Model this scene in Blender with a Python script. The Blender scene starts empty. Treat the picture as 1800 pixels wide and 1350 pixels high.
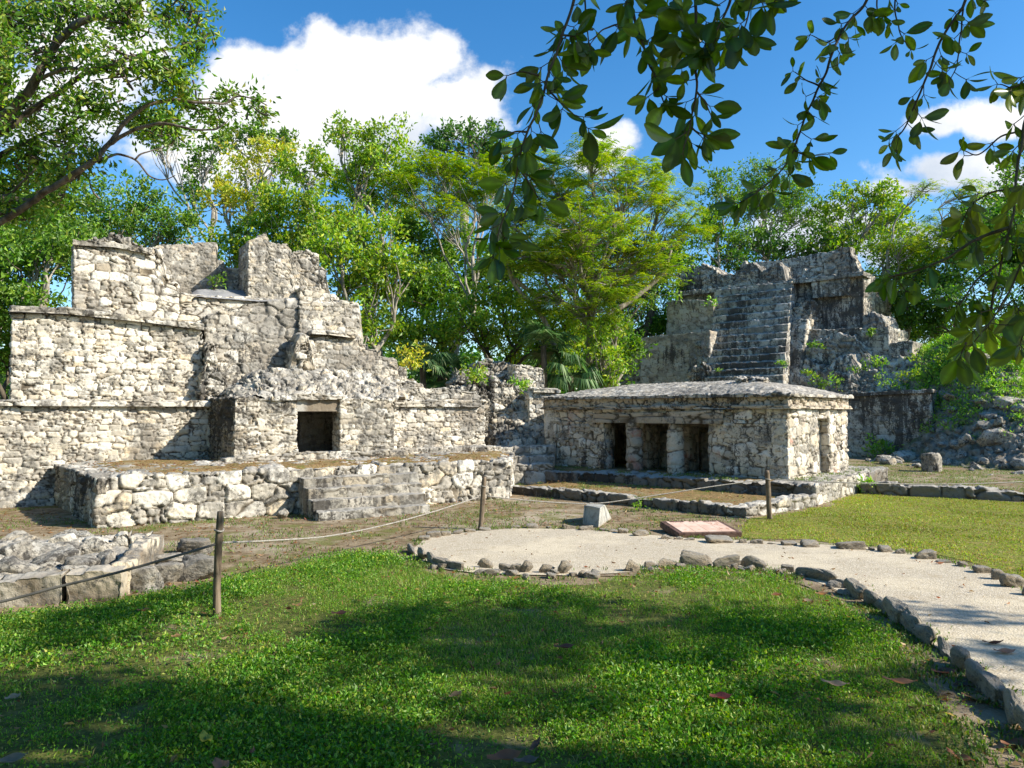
import bpy, math
import numpy as np
from mathutils import Vector
scene = bpy.context.scene
COL = scene.collection
rad = math.radians

# ------------------------------------------------------------------ camera
FPX, CXP, CYP, CAMH, HORIZ = 1300.0, 900.0, 675.0, 1.6, 724.0
PITCH = math.atan((HORIZ - CYP) / FPX)
cam_d = bpy.data.cameras.new('camera'); cam = bpy.data.objects.new('camera', cam_d); COL.objects.link(cam)
cam_d.sensor_width = 36.0; cam_d.lens = 36.0 * FPX / 1800.0
cam_d.clip_start = 0.05; cam_d.clip_end = 5000.0
cam.location = (0, 0, CAMH); cam.rotation_euler = (math.pi / 2 + PITCH, 0, 0)
scene.camera = cam

# ------------------------------------------------------------------ sun + sky
SUN_EL, SUN_AZ = rad(35), rad(104)          # azimuth clockwise from +Y
SUN = np.array([math.sin(SUN_AZ) * math.cos(SUN_EL), math.cos(SUN_AZ) * math.cos(SUN_EL), math.sin(SUN_EL)])
sd = bpy.data.lights.new('sun', 'SUN'); so = bpy.data.objects.new('sun', sd); COL.objects.link(so)
sd.energy = 5.0; sd.angle = rad(0.55); sd.color = (1.0, 0.93, 0.80)
so.rotation_euler = Vector(tuple(SUN)).to_track_quat('Z', 'Y').to_euler()
so.location = (20, -5, 20)
scene.view_settings.view_transform = 'Standard'; scene.view_settings.look = 'None'
scene.view_settings.gamma = 1.0; scene.view_settings.exposure = 0.68
scene.render.engine = 'CYCLES'
scene.cycles.max_bounces = 6; scene.cycles.diffuse_bounces = 3; scene.cycles.transparent_max_bounces = 8
scene.cycles.glossy_bounces = 2; scene.cycles.transmission_bounces = 3

class NT:
    """tiny node-tree builder"""
    def __init__(s, tree):
        s.t = tree; tree.nodes.clear()
    def n(s, kind, props=None, **ins):
        nd = s.t.nodes.new(kind)
        for k, v in (props or {}).items(): setattr(nd, k, v)
        for k, v in ins.items(): s.put(nd, k, v)
        return nd
    def put(s, nd, k, v):
        sock = nd.inputs[int(k[1:])] if k[0] == 'i' and k[1:].isdigit() else nd.inputs[k.replace('_', ' ')]
        if hasattr(v, 'outputs'): v = v.outputs[0]
        if isinstance(v, bpy.types.NodeSocket): s.t.links.new(v, sock)
        else:
            if hasattr(sock, 'default_value'):
                try: sock.default_value = v
                except Exception: sock.default_value = tuple(v) + (1.0,)
    def math(s, op, a, b=0.0, clamp=False):
        return s.n('ShaderNodeMath', dict(operation=op, use_clamp=clamp), i0=a, i1=b).outputs[0]
    def vmath(s, op, a, b=(0, 0, 0)):
        nd = s.n('ShaderNodeVectorMath', dict(operation=op), i0=a, i1=b)
        return nd.outputs['Value'] if op in ('DOT_PRODUCT', 'LENGTH') else nd.outputs[0]
    def mix(s, f, a, b, mode='MIX'):
        nd = s.n('ShaderNodeMix', dict(data_type='RGBA', blend_type=mode))
        nd.clamp_factor = True
        for sock, v in ((nd.inputs[0], f), (nd.inputs[6], a), (nd.inputs[7], b)):
            if isinstance(v, bpy.types.NodeSocket): s.t.links.new(v, sock)
            elif isinstance(v, (int, float)): sock.default_value = v
            else: sock.default_value = tuple(v) + ((1.0,) if len(v) == 3 else ())
        return nd.outputs[2]
    def rng(s, v, a, b, c=0.0, d=1.0, smooth=True):
        nd = s.n('ShaderNodeMapRange', dict(interpolation_type='SMOOTHSTEP' if smooth else 'LINEAR'), i0=v, i1=a, i2=b, i3=c, i4=d)
        return nd.outputs[0]
    def noise(s, vec, scale, detail=4, rough=0.55, dist=0.0):
        nd = s.n('ShaderNodeTexNoise', None, Vector=vec, Scale=scale, Detail=detail, Roughness=rough, Distortion=dist)
        return nd.outputs[0]
    def ramp(s, f, stops, interp='LINEAR'):
        nd = s.n('ShaderNodeValToRGB', None, i0=f); cr = nd.color_ramp; cr.interpolation = interp
        while len(cr.elements) < len(stops): cr.elements.new(0.5)
        for e, (p, c) in zip(cr.elements, stops):
            e.position = p; e.color = tuple(c) + (1.0,)
        return nd.outputs[0]
    def scale(s, vec, v):
        return s.n('ShaderNodeVectorMath', dict(operation='MULTIPLY'), i0=vec, i1=v).outputs[0]

world = bpy.data.worlds.new('World'); scene.world = world; world.use_nodes = True
w = NT(world.node_tree)
sky = w.n('ShaderNodeTexSky', dict(sky_type='NISHITA'))
sky.sun_disc = False; sky.sun_elevation = SUN_EL; sky.sun_rotation = SUN_AZ
sky.altitude = 0; sky.air_density = 1.0; sky.dust_density = 0.35; sky.ozone_density = 2.2
skyc = w.n('ShaderNodeHueSaturation', None, Saturation=1.36, Value=1.34, Color=sky.outputs[0]).outputs[0]
# clouds: tangent-plane coordinates of the view direction (world directions, at infinity)
geo = w.n('ShaderNodeTexCoord').outputs['Generated']
sep = w.n('ShaderNodeSeparateXYZ', None, i0=geo)
dx, dy, dz = sep.outputs[0], sep.outputs[1], sep.outputs[2]
ysafe = w.math('MAXIMUM', dy, 0.05)
cu = w.math('DIVIDE', dx, ysafe); cv = w.math('DIVIDE', dz, ysafe)
uv = w.n('ShaderNodeCombineXYZ', None, i0=cu, i1=cv, i2=0.0).outputs[0]
warp1 = w.noise(uv, 5.0, 7, 0.6); warp2 = w.noise(w.vmath('ADD', uv, (7.3, 2.1, 3.0)), 5.0, 7, 0.6)
fine = w.noise(uv, 16.0, 6, 0.62)
def blob(px, py, rx, ry):
    u0 = (px - CXP) / FPX; v0 = (HORIZ - py) / FPX
    a = w.math('DIVIDE', w.math('SUBTRACT', cu, u0), rx / FPX)
    b = w.math('DIVIDE', w.math('SUBTRACT', cv, v0), ry / FPX)
    r2 = w.math('ADD', w.math('MULTIPLY', a, a), w.math('MULTIPLY', b, b))
    return w.math('SUBTRACT', 1.0, w.math('SQRT', r2))
blobs = [(640, 165, 260, 140), (720, 105, 130, 85), (470, 180, 190, 125), (800, 165, 120, 95), (540, 255, 300, 95), (430, 110, 90, 60),
         (150, 60, 190, 130), (60, 180, 160, 120), (1080, 250, 62, 55), (1050, 275, 60, 40),
         (1655, 210, 85, 36), (1750, 205, 90, 48), (1700, 295, 170, 42), (1600, 330, 90, 30), (1430, 410, 160, 55), (1570, 420, 140, 60),
         (1800, 330, 120, 60), (2300, 260, 420, 160), (-500, 160, 380, 130)]
m = None
for bl in blobs:
    x = blob(*bl); m = x if m is None else w.math('MAXIMUM', m, x)
m = w.math('ADD', m, w.math('MULTIPLY', w.math('SUBTRACT', warp1, 0.5), 1.9))
m = w.math('ADD', m, w.math('MULTIPLY', w.math('SUBTRACT', fine, 0.5), 1.0))
dens = w.rng(m, 0.02, 0.46)
dens = w.math('MULTIPLY', dens, w.rng(dy, 0.05, 0.2))
# lit tops, greyer undersides: shade follows the noise and how deep into the cloud one looks
cshade = w.rng(w.math('ADD', w.math('MULTIPLY', warp2, 0.9), w.math('MULTIPLY', cv, 0.9)), 0.52, 0.92)
ccol = w.mix(cshade, (3.6, 4.2, 5.1), (7.4, 7.35, 7.3))
skymix = w.mix(w.math('MULTIPLY', dens, 0.96), skyc, ccol)
bg = w.n('ShaderNodeBackground', None, Color=skymix, Strength=0.10)
out = w.n('ShaderNodeOutputWorld', None, Surface=bg)

# ------------------------------------------------------------------ pixel -> world helpers (used once, to lay things out)
_sp, _cp = math.sin(PITCH), math.cos(PITCH)
def ray(px, py):
    x = (px - CXP) / FPX; v = (CYP - py) / FPX
    return np.array([x, _cp - v * _sp, _sp + v * _cp])
def D(px, py, Y):
    d = ray(px, py); t = Y / d[1]; return np.array([0, 0, CAMH]) + d * t
def G(px, py, z=0.0):
    d = ray(px, py); t = (z - CAMH) / d[2]; return np.array([0, 0, CAMH]) + d * t
def PL(px, py, pl):
    """pixel ray against the vertical plane pl = (point2d, dir2d)"""
    p, dd = pl; d = ray(px, py); n = np.array([-dd[1], dd[0]])
    t = n.dot(p) / (n[0] * d[0] + n[1] * d[1]); return np.array([0, 0, CAMH]) + d * t
def unit(v): v = np.asarray(v, float); return v / np.linalg.norm(v)
def back(dd):
    n = np.array([-dd[1], dd[0]]); return n if n[1] > 0 else -n
def shift(pl, m): return (pl[0] + back(pl[1]) * m, pl[1])

# ------------------------------------------------------------------ noise (numpy)
def _h(i, j, k, s):
    i = i.astype(np.uint32); j = j.astype(np.uint32); k = k.astype(np.uint32)
    x = i * np.uint32(374761393) + j * np.uint32(668265263) + k * np.uint32(2246822519) + np.uint32((s * 3266489917 + 12345) & 0xffffffff)
    x ^= x >> np.uint32(15); x *= np.uint32(2246822519); x ^= x >> np.uint32(13); x *= np.uint32(3266489917); x ^= x >> np.uint32(16)
    return x
def _f(x): return (x & np.uint32(0xffffff)).astype(np.float32) / np.float32(16777216.0)
def vnoise(P, seed=0):
    P = np.asarray(P, np.float32); b = np.floor(P); f = P - b; f = f * f * (3 - 2 * f); b = b.astype(np.int64)
    r = np.zeros(len(P), np.float32)
    for dx_ in (0, 1):
        for dy_ in (0, 1):
            for dz_ in (0, 1):
                wgt = (f[:, 0] if dx_ else 1 - f[:, 0]) * (f[:, 1] if dy_ else 1 - f[:, 1]) * (f[:, 2] if dz_ else 1 - f[:, 2])
                r += wgt * _f(_h(b[:, 0] + dx_, b[:, 1] + dy_, b[:, 2] + dz_, seed))
    return r
def fbm(P, seed=0, octv=4):
    P = np.asarray(P, np.float32); r = 0; a = 0.5; t = 0
    for o in range(octv):
        r = r + a * vnoise(P * (2.03 ** o) + 17.3 * o, seed + o); t += a; a *= 0.5
    return r / t - 0.5
def voro(P, seed=0, jit=(0.85, 0.85, 0.7)):
    P = np.asarray(P, np.float32); b = np.floor(P).astype(np.int64); n = len(P)
    F1 = np.full(n, 9, np.float32); F2 = F1.copy(); O = np.zeros((n, 3), np.float32); R1 = np.zeros(n, np.float32); R2 = R1.copy()
    for i in (-1, 0, 1):
        for j in (-1, 0, 1):
            for k in (-1, 0, 1):
                ci, cj, ck = b[:, 0] + i, b[:, 1] + j, b[:, 2] + k
                h1 = _h(ci, cj, ck, seed); h2 = _h(ci, cj, ck, seed + 77); h3 = _h(ci, cj, ck, seed + 191)
                ox = ci + 0.5 + (_f(h1) - 0.5) * jit[0]; oy = cj + 0.5 + (_f(h2) - 0.5) * jit[1]; oz = ck + 0.5 + (_f(h3) - 0.5) * jit[2]
                d = np.sqrt(np.sqrt((P[:, 0] - ox) ** 4 + (P[:, 1] - oy) ** 4 + (P[:, 2] - oz) ** 4)).astype(np.float32)
                c = d < F1
                F2 = np.where(c, F1, np.minimum(F2, d)); R1 = np.where(c, _f(h1 >> np.uint32(5)), R1); R2 = np.where(c, _f(h2 >> np.uint32(7)), R2)
                F1 = np.where(c, d, F1); O[c, 0] = (P[:, 0] - ox)[c]; O[c, 1] = (P[:, 1] - oy)[c]; O[c, 2] = (P[:, 2] - oz)[c]
    return F1, F2, R1, R2, O

# ------------------------------------------------------------------ mesh + object helpers
def mesh_obj(name, V, F, mat, parent=None, attrs=None, smooth=True, loc=None, fattrs=None):
    """F: list of int arrays (n,3)/(n,4). attrs: {name: (N,4) point colours}; fattrs: {name: (nfaces,4)}"""
    V = np.asarray(V, np.float32)
    if parent is not None: V = V - np.array(parent.location, np.float32)
    elif loc is not None: V = V - np.asarray(loc, np.float32)
    F = [np.asarray(f, np.int32) for f in (F if isinstance(F, list) else [F]) if len(f)]
    me = bpy.data.meshes.new(name)
    me.vertices.add(len(V)); me.vertices.foreach_set('co', V.ravel())
    tot = np.concatenate([np.full(len(f), f.shape[1], np.int32) for f in F])
    loops = np.concatenate([f.ravel() for f in F])
    me.loops.add(len(loops)); me.loops.foreach_set('vertex_index', loops)
    me.polygons.add(len(tot)); me.polygons.foreach_set('loop_start', np.concatenate([[0], np.cumsum(tot)[:-1]]).astype(np.int32))
    me.polygons.foreach_set('loop_total', tot)
    me.update(calc_edges=True)
    me.polygons.foreach_set('use_smooth', np.full(len(tot), bool(smooth)))
    for k, a in (attrs or {}).items():
        at = me.attributes.new(k, 'FLOAT_COLOR', 'POINT'); at.data.foreach_set('color', np.asarray(a, np.float32).ravel())
    for k, a in (fattrs or {}).items():
        at = me.attributes.new(k, 'FLOAT_COLOR', 'FACE'); at.data.foreach_set('color', np.asarray(a, np.float32).ravel())
    if mat is not None: me.materials.append(mat)
    o = bpy.data.objects.new(name, me); COL.objects.link(o)
    if parent is not None: o.parent = parent
    elif loc is not None: o.location = tuple(loc)
    return o
def empty(name, loc=(0, 0, 0)):
    o = bpy.data.objects.new(name, None); COL.objects.link(o); o.location = tuple(float(c) for c in loc); o.empty_display_size = 0.3
    return o
def tag(o, label=None, cat=None, group=None, kind=None):
    for k, v in (('label', label), ('category', cat), ('group', group), ('kind', kind)):
        if v: o[k] = v
    return o
def thing(name, label, cat, loc=(0, 0, 0), group=None): return tag(empty(name, loc), label, cat, group)
def cat(parts):
    """concatenate [(V, F, A)] -> V, F, A"""
    Vs, Fq, Ft, As, o = [], [], [], [], 0
    for V, F, A in parts:
        Vs.append(V); As.append(A)
        for f in (F if isinstance(F, list) else [F]):
            if len(f): (Fq if f.shape[1] == 4 else Ft).append(f + o)
        o += len(V)
    F = []
    if Fq: F.append(np.concatenate(Fq))
    if Ft: F.append(np.concatenate(Ft))
    return np.concatenate(Vs), F, np.concatenate(As)
def gridF(a, b):
    i = np.arange(a - 1)[:, None] * b + np.arange(b - 1)[None, :]
    return np.stack([i, i + 1, i + 1 + b, i + b], -1).reshape(-1, 4)
def weld(V, F):
    key = np.round(V * 5000).astype(np.int64)
    k = (key[:, 0] * 1000003 + key[:, 1]) * 1000003 + key[:, 2]
    _, idx, inv = np.unique(k, return_index=True, return_inverse=True)
    F = inv.ravel()[F]
    ok = (F[:, 0] != F[:, 1]) & (F[:, 1] != F[:, 2]) & (F[:, 2] != F[:, 3]) & (F[:, 0] != F[:, 3]) & (F[:, 0] != F[:, 2]) & (F[:, 1] != F[:, 3])
    return V[idx], F[ok]
def vnormals(V, F):
    a = np.cross(V[F[:, 2]] - V[F[:, 0]], V[F[:, 3 if F.shape[1] == 4 else 1]] - V[F[:, 1 if F.shape[1] == 4 else 0]])
    if F.shape[1] == 3: a = np.cross(V[F[:, 1]] - V[F[:, 0]], V[F[:, 2]] - V[F[:, 0]])
    n = np.zeros_like(V)
    for c in range(3):
        acc = np.zeros(len(V))
        for k in range(F.shape[1]): acc += np.bincount(F[:, k], a[:, c], len(V))
        n[:, c] = acc
    return n / (np.linalg.norm(n, axis=1, keepdims=True) + 1e-9)

def stonify(V, F, u, size=(0.3, 0.18), depth=0.04, seed=1, rough=0.012, wob=0.025, jit=(0.9, 0.85, 0.42), warp=0.11, joint=0.17, tilt=.6):
    """raise individual stones on a closed surface: 3-D cells in the wall's own frame, so corner stones wrap round"""
    V = np.asarray(V, np.float64); N = vnormals(V, F)
    u = unit([u[0], u[1], 0]); nn = np.array([-u[1], u[0], 0])
    Q = np.stack([V @ u / size[0], V @ nn / size[0], V[:, 2] / size[1]], -1)
    Wp = np.stack([fbm(Q * 0.9, seed + 11, 3), fbm(Q * 0.9 + 9.1, seed + 12, 3), fbm(Q * 0.9 + 31.7, seed + 13, 3)], -1)
    Qw = Q + Wp * 2 * warp
    F1, F2, R1, R2, O = voro(Qw, seed, jit)
    small = R2 > 0.66                                   # some cells break into chinking stones
    if small.any():
        a1, a2, b1, b2, o2 = voro(Qw[small] * np.array([1.7, 1.7, 2.3]), seed + 5, jit)
        F1[small] = a1 * 0.6; F2[small] = a1 * 0.6 + np.minimum((a2 - a1) * 0.75, np.maximum(F2[small] - F1[small], (a2 - a1) * 0.3)); R1[small] = b1; O[small] = o2 * .5
    e = np.clip((F2 - F1) / joint, 0, 1); h = 1 - (1 - e) ** 2.6
    R3 = (R1 * 7.31 + R2 * 3.7) % 1.0
    tl = ((R2 * 5.3 % 1.0) - .5) * (O[:, 0] + O[:, 1]) + (R3 - .45) * O[:, 2] * 1.3
    ch = np.abs(fbm(V * 5.0 + Wp * 1.5, seed + 3, 5))                                    # chipped, ridged surface
    disp = depth * (h - 0.85) + (R1 - 0.5) * depth * 0.7 * h + tl * depth * 1.2 * tilt * h + (ch - .1) * rough * 4 * h + fbm(V * 30.0, seed + 6, 2) * rough * 1.6 + fbm(V * 1.3, seed + 4, 2) * wob * 2
    A = np.stack([R3, h, R2, np.ones(len(V))], -1)
    return V + N * disp[:, None], [F], A

def slab(p0, p1, q0, q1, prof, zb=0.0, res=0.018, batter=0.0, rag=0.0, seed=1, top_res=None, profb=None, bbatter=0.0, stone=None, mortar=True):
    """walling block: front foot p0->p1, back foot q0->q1 (2-D), top profile [(u metres, z)], bottom z zb (number or profile)"""
    p0, p1, q0, q1 = [np.asarray(p, float)[:2] for p in (p0, p1, q0, q1)]
    L = np.linalg.norm(p1 - p0); nu = max(3, int(L / res) + 1); u = np.linspace(0, L, nu)
    def pf(p): return np.interp(u, [a for a, _ in p], [b for _, b in p]) if isinstance(p, (list, tuple)) else np.full(nu, float(p))
    zt, zbv = pf(prof), pf(zb); ztb = pf(profb) if profb is not None else zt.copy()
    if rag:
        s1 = vnoise(np.stack([np.floor(u / 0.17 + 0.3 * np.sin(u * 5)), u * 0 + seed, u * 0], -1) + 0.0, seed)
        r = (s1 - 0.55) * rag * 1.3 + fbm(np.stack([u * 6, u * 0 + 3.3, u * 0], -1), seed + 1, 3) * rag * 0.9
        zt = zt + r; ztb = ztb + r * 0.6 + fbm(np.stack([u * 3, u * 0 + 8.3, u * 0], -1), seed + 2, 3) * rag
    zt = np.maximum(zt, zbv + 0.02); ztb = np.maximum(ztb, zbv + 0.02)
    t = (u / L)[:, None]; Fp = p0 + (p1 - p0) * t; Bp = q0 + (q1 - q0) * t
    nv = max(2, int((zt - zbv).max() / res)); th = max(np.linalg.norm(q0 - p0), np.linalg.norm(q1 - p1)); nt = max(2, int(th / (top_res or res))); nb = 5
    rows = []
    for k in range(nv + 1):
        f = k / nv; rows.append(np.c_[Fp + (Bp - Fp) * batter * f, zbv + (zt - zbv) * f])
    Ft, Bt = Fp + (Bp - Fp) * batter, Bp - (Bp - Fp) * bbatter
    for k in range(1, nt + 1):
        f = k / nt; rows.append(np.c_[Ft + (Bt - Ft) * f, zt + (ztb - zt) * f])
    for k in range(1, nb + 1):
        f = k / nb; rows.append(np.c_[Bt + (Bp - Bt) * f, ztb + (zbv - ztb) * f])
    M = len(rows); Gd = np.stack(rows, 1)                                # (nu, M, 3)
    V = [Gd.reshape(-1, 3)]; F = [gridF(nu, M)[:, ::-1]]; off = nu * M
    for e, flip in ((0, False), (nu - 1, True)):
        fr = Gd[e, :nv + 1]; bk = np.c_[np.linspace(Bp[e], Bt[e], nv + 1), np.linspace(zbv[e], ztb[e], nv + 1)]
        f = np.linspace(0, 1, nt + 1)[None, :, None]; C = fr[:, None, :] * (1 - f) + bk[:, None, :] * f
        V.append(C.reshape(-1, 3)); g = gridF(nv + 1, nt + 1)
        F.append((g if flip else g[:, ::-1]) + off); off += C.shape[0] * C.shape[1]
    V, F = weld(np.concatenate(V), np.concatenate(F))
    # orientation: make the front face the front
    c = np.cross(np.r_[p1 - p0, 0], np.r_[q0 - p0, 0])[2]
    if c > 0: F = F[:, ::-1]
    F = F[:, ::-1]
    return stonify(V, F, p1 - p0, seed=seed, **(stone or {}))

def wallpx(pl, top, base, thick, topshift=0.0, seed=1, xr=None, **kw):
    """slab on vertical plane pl; `top` = outline [(px,py)...] left to right; base = z or [(px,py)...]; thick metres to the back"""
    plt = shift(pl, topshift); P = [PL(x, y, plt) for x, y in top]; nb = back(pl[1])
    A = [p[:2] - nb * topshift for p in P]
    p0, p1 = A[0], A[-1]; d = unit(p1 - p0)
    prof = [(float((a - p0).dot(d)), float(p[2])) for a, p in zip(A, P)]
    prof = [(a + i * 1e-4, b) for i, (a, b) in enumerate(prof)]
    if isinstance(base, (list, tuple)):
        Bp = [PL(x, y, pl) for x, y in base]; base = [(float((p[:2] - p0).dot(d)), float(p[2])) for p in Bp]
    return slab(p0, p1, p0 + nb * thick, p1 + nb * thick, prof, base, batter=topshift / thick, seed=seed, **kw)

def tube(pts, radii, seg=7, cap=True):
    pts = np.asarray(pts, float); radii = np.broadcast_to(np.asarray(radii, float), (len(pts),)); n = len(pts)
    T = np.gradient(pts, axis=0); T /= np.linalg.norm(T, axis=1, keepdims=True) + 1e-9
    ref = np.array([0.31, 0.17, 0.93]) if abs(T[:, 2]).mean() < 0.8 else np.array([1.0, 0.2, 0.05])
    X = np.cross(T, ref); X /= np.linalg.norm(X, axis=1, keepdims=True) + 1e-9; Y = np.cross(T, X)
    a = np.linspace(0, 2 * np.pi, seg, endpoint=False)
    R = pts[:, None, :] + radii[:, None, None] * (X[:, None, :] * np.cos(a)[None, :, None] + Y[:, None, :] * np.sin(a)[None, :, None])
    V = R.reshape(-1, 3); i = np.arange(n - 1)[:, None] * seg; j = np.arange(seg)[None, :]; j2 = (j + 1) % seg
    F = np.stack([i + j, i + j2, i + seg + j2, i + seg + j], -1).reshape(-1, 4)
    if cap:
        V = np.concatenate([V, pts[[0, -1]]]); c0, c1 = len(V) - 2, len(V) - 1
        j = np.arange(seg); j2 = (j + 1) % seg
        T3 = np.concatenate([np.stack([j2, j, j * 0 + c0], -1), np.stack([(n - 1) * seg + j, (n - 1) * seg + j2, j * 0 + c1], -1)])
        return V, [F, T3]
    return V, [F]
def catVF(parts):
    V, F, _ = cat([(v, f, np.zeros((len(v), 1))) for v, f in parts]); return V, F

# ------------------------------------------------------------------ materials
def material(name):
    m = bpy.data.materials.new(name); m.use_nodes = True; return m, NT(m.node_tree)
def finish(m, t, col, rough=0.9, bump=None, spec=0.2, bstr=0.5, bdist=0.02, extra=None):
    kw = dict(Base_Color=col, Roughness=rough)
    p = t.n('ShaderNodeBsdfPrincipled', None, **kw)
    p.inputs['Specular IOR Level'].default_value = spec
    if bump is not None:
        b = t.n('ShaderNodeBump', None, Strength=bstr, Distance=bdist, Height=bump); t.put(p, 'Normal', b)
    for k, v in (extra or {}).items(): t.put(p, k, v)
    t.n('ShaderNodeOutputMaterial', None, Surface=p)
    return m
def stone_mat(name, tone=1.0, warm=0.0, lichen=0.45, black=0.3, top=0.5, ochre=0.25, joint=(0.20, 0.16, 0.115), red=0.0, contrast=1.0, sc=1.0, plaster=0.0, specks=.5, fs=1.0, bd=.018, plain=False):
    m, t = material(name)
    pos = t.n('ShaderNodeTexCoord').outputs['Object']
    geo_ = t.n('ShaderNodeNewGeometry')
    at = t.n('ShaderNodeAttribute', dict(attribute_name='stone'))
    sp = t.n('ShaderNodeSeparateColor', None, i0=at.outputs['Color'])
    T = lambda c: tuple(min(0.85, x * tone) for x in c)
    base = t.ramp(sp.outputs[0], [(0.0, T((.36, .30, .22))), (.14, T((.60, .54, .43))), (.35, T((.72, .67, .57))), (.52, T((.66, .54, .37))),
                                  (.66, T((.78, .74, .65))), (.82, T((.40, .365, .31))), (1.0, T((.68, .62, .51)))])
    if plaster: base = t.mix(plaster, base, T((.58, .52, .43)))
    if not plain:                                     # whole stones gone grey with lichen, others freshly pale
        base = t.mix(t.rng(sp.outputs[2], .74, .80, 0, .62), base, (.27, .25, .22)); base = t.mix(t.rng(sp.outputs[2], .24, .16, 0, .55), base, (.80 * tone, .77 * tone, .70 * tone))
    if warm: base = t.mix(warm, base, T((.62, .47, .30)))
    n_big = t.noise(pos, 0.9 * sc, 7, 0.62, 0.4); n_mid = t.noise(t.vmath('ADD', pos, (5.1, 3.3, 1.7)), 3.6 * sc, 8, 0.68, 0.2)
    n_fine = t.noise(pos, 26.0 * fs, 5, 0.7); n_grain = t.noise(pos, 85.0 * fs, 3, 0.6)
    streak = t.noise(t.scale(pos, (3.2, 3.2, 0.55)), 1.6 * sc, 7, 0.65)
    # grain and per-stone mottle
    base = t.mix(t.rng(n_fine, .38, .68, 0, .55), base, t.mix(0.5, base, (.30, .27, .22)))
    base = t.mix(t.rng(n_grain, .55, .75, 0, .35), base, (.85 * tone, .82 * tone, .75 * tone))
    # ochre earth staining
    base = t.mix(t.math('MULTIPLY', t.rng(n_big, .54, .72), ochre), base, (.50, .33, .17))
    if red: base = t.mix(t.math('MULTIPLY', t.rng(t.noise(t.vmath('ADD', pos, (1.1, 8.2, 4.4)), 1.7, 5, .6), .57, .7), red), base, (.45, .17, .12))
    # joints hold dirt
    base = t.mix(t.rng(sp.outputs[1], .86, .15, 0, .95), base, joint)
    # grey lichen, then black crust
    lm = t.math('ADD', n_mid, t.math('MULTIPLY', t.math('SUBTRACT', n_big, .5), 1.1))
    lm = t.math('ADD', lm, t.math('MULTIPLY', t.math('SUBTRACT', n_fine, .5), .35))
    base = t.mix(t.math('MULTIPLY', t.rng(lm, .70 - .3 * lichen, .86 - .3 * lichen), .72), base, (.20, .19, .17))
    bm_ = t.math('ADD', streak, t.math('MULTIPLY', t.math('SUBTRACT', n_fine, .5), .5))
    bm_ = t.math('ADD', bm_, t.math('MULTIPLY', t.math('SUBTRACT', t.noise(t.vmath('ADD', pos, (2.2, 7.7, 9.9)), .55 * sc, 3, .5), .5), .9))
    base = t.mix(t.math('MULTIPLY', t.rng(bm_, .74 - .32 * black, .84 - .32 * black), .88), base, (.055, .05, .045))
    # small pits and lichen specks, gathered in patches
    sp_n = t.noise(t.vmath('ADD', pos, (3.3, 6.1, 8.7)), 10.5 * sc * max(fs, .35), 6, .72, .3)
    sm_ = t.math('ADD', sp_n, t.math('MULTIPLY', t.math('SUBTRACT', n_mid, .5), .7))
    base = t.mix(t.math('MULTIPLY', t.rng(sm_, .66 - .16 * specks, .76 - .16 * specks), .8), base, (.10, .092, .08))
    # flat tops weather grey; on curb and edging stone it paints sunlit tops
    nz = t.n('ShaderNodeSeparateXYZ', None, i0=geo_.outputs['Normal']).outputs[2]
    tp = t.math('MULTIPLY', t.rng(nz, .55, .95), t.rng(n_mid, .32, .6, .45, 1.0))
    base = t.mix(t.math('MULTIPLY', tp, top), base, (.40, .375, .33))
    bh = t.math('ADD', t.math('MULTIPLY', n_fine, .8), t.math('MULTIPLY', n_grain, .35))
    return finish(m, t, base, .95, bh, .15, .75, bd)
M_BRIGHT = stone_mat('limestone_pale', 1.04, 0.0, .72, .34, .5, .4, joint=(.09, .07, .05), specks=.5)
M_PLAT = stone_mat('limestone_platform', 1.0, 0.0, .95, .56, .55, .22, joint=(.11, .09, .065), specks=.8)
M_STEP = stone_mat('limestone_steps', .62, 0.0, .9, .5, .5, .2, joint=(.10, .085, .065), specks=.7)
M_SHRINE = stone_mat('limestone_shrine', .94, 0.0, .95, .56, .6, .4, joint=(.11, .09, .065), specks=.8)
M_DOORDARK = stone_mat('near_black_limestone', .20, .35, .9, .6, .3, .3)  # near-black colour of an added inner wall, to darken the doorway
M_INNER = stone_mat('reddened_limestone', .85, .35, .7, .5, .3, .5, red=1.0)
M_SIDE = stone_mat('shaded_streaked_limestone', .55, .35, .95, .9, .5, .6, joint=(.06, .05, .035))  # black streaks, plus the sunless side's shade put into the tone
M_TEMPLE = stone_mat('limestone_temple', 1.04, .12, .65, .34, .55, .5, red=.8, plaster=.10, joint=(.10, .08, .055), specks=.65)
M_FRIEZE = stone_mat('limestone_frieze', .84, .5, .5, .40, .6, .7, joint=(.07, .055, .035))
M_DARK = stone_mat('limestone_blackened', .86, .06, .85, .70, .75, .25, joint=(.09, .075, .06), specks=.8)
M_MIDRUIN = stone_mat('limestone_grey', .9, .03, .85, .46, .5, .35, joint=(.12, .10, .07), specks=.65)
M_ROOF = stone_mat('limestone_roof', .86, .02, .75, .45, .45, .05, joint=(.10, .09, .08), specks=.8)
M_ROCK = stone_mat('loose_limestone', .85, .02, .85, .55, .25, .3, specks=.8, fs=.2, bd=.10)
M_CURB = stone_mat('limestone_curb_shaded', .30, .40, .9, .72, .95, .5, joint=(.06, .05, .035))  # dark fronts mix moss and dirt with painted shade; pale tops painted sunlit
M_BLOCK = stone_mat('limestone_block', .70, .12, .8, .55, .6, .5, specks=.7)
M_WHITE = stone_mat('limestone_white', 1.2, .0, .1, .0, .1, .15, specks=0)

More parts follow.
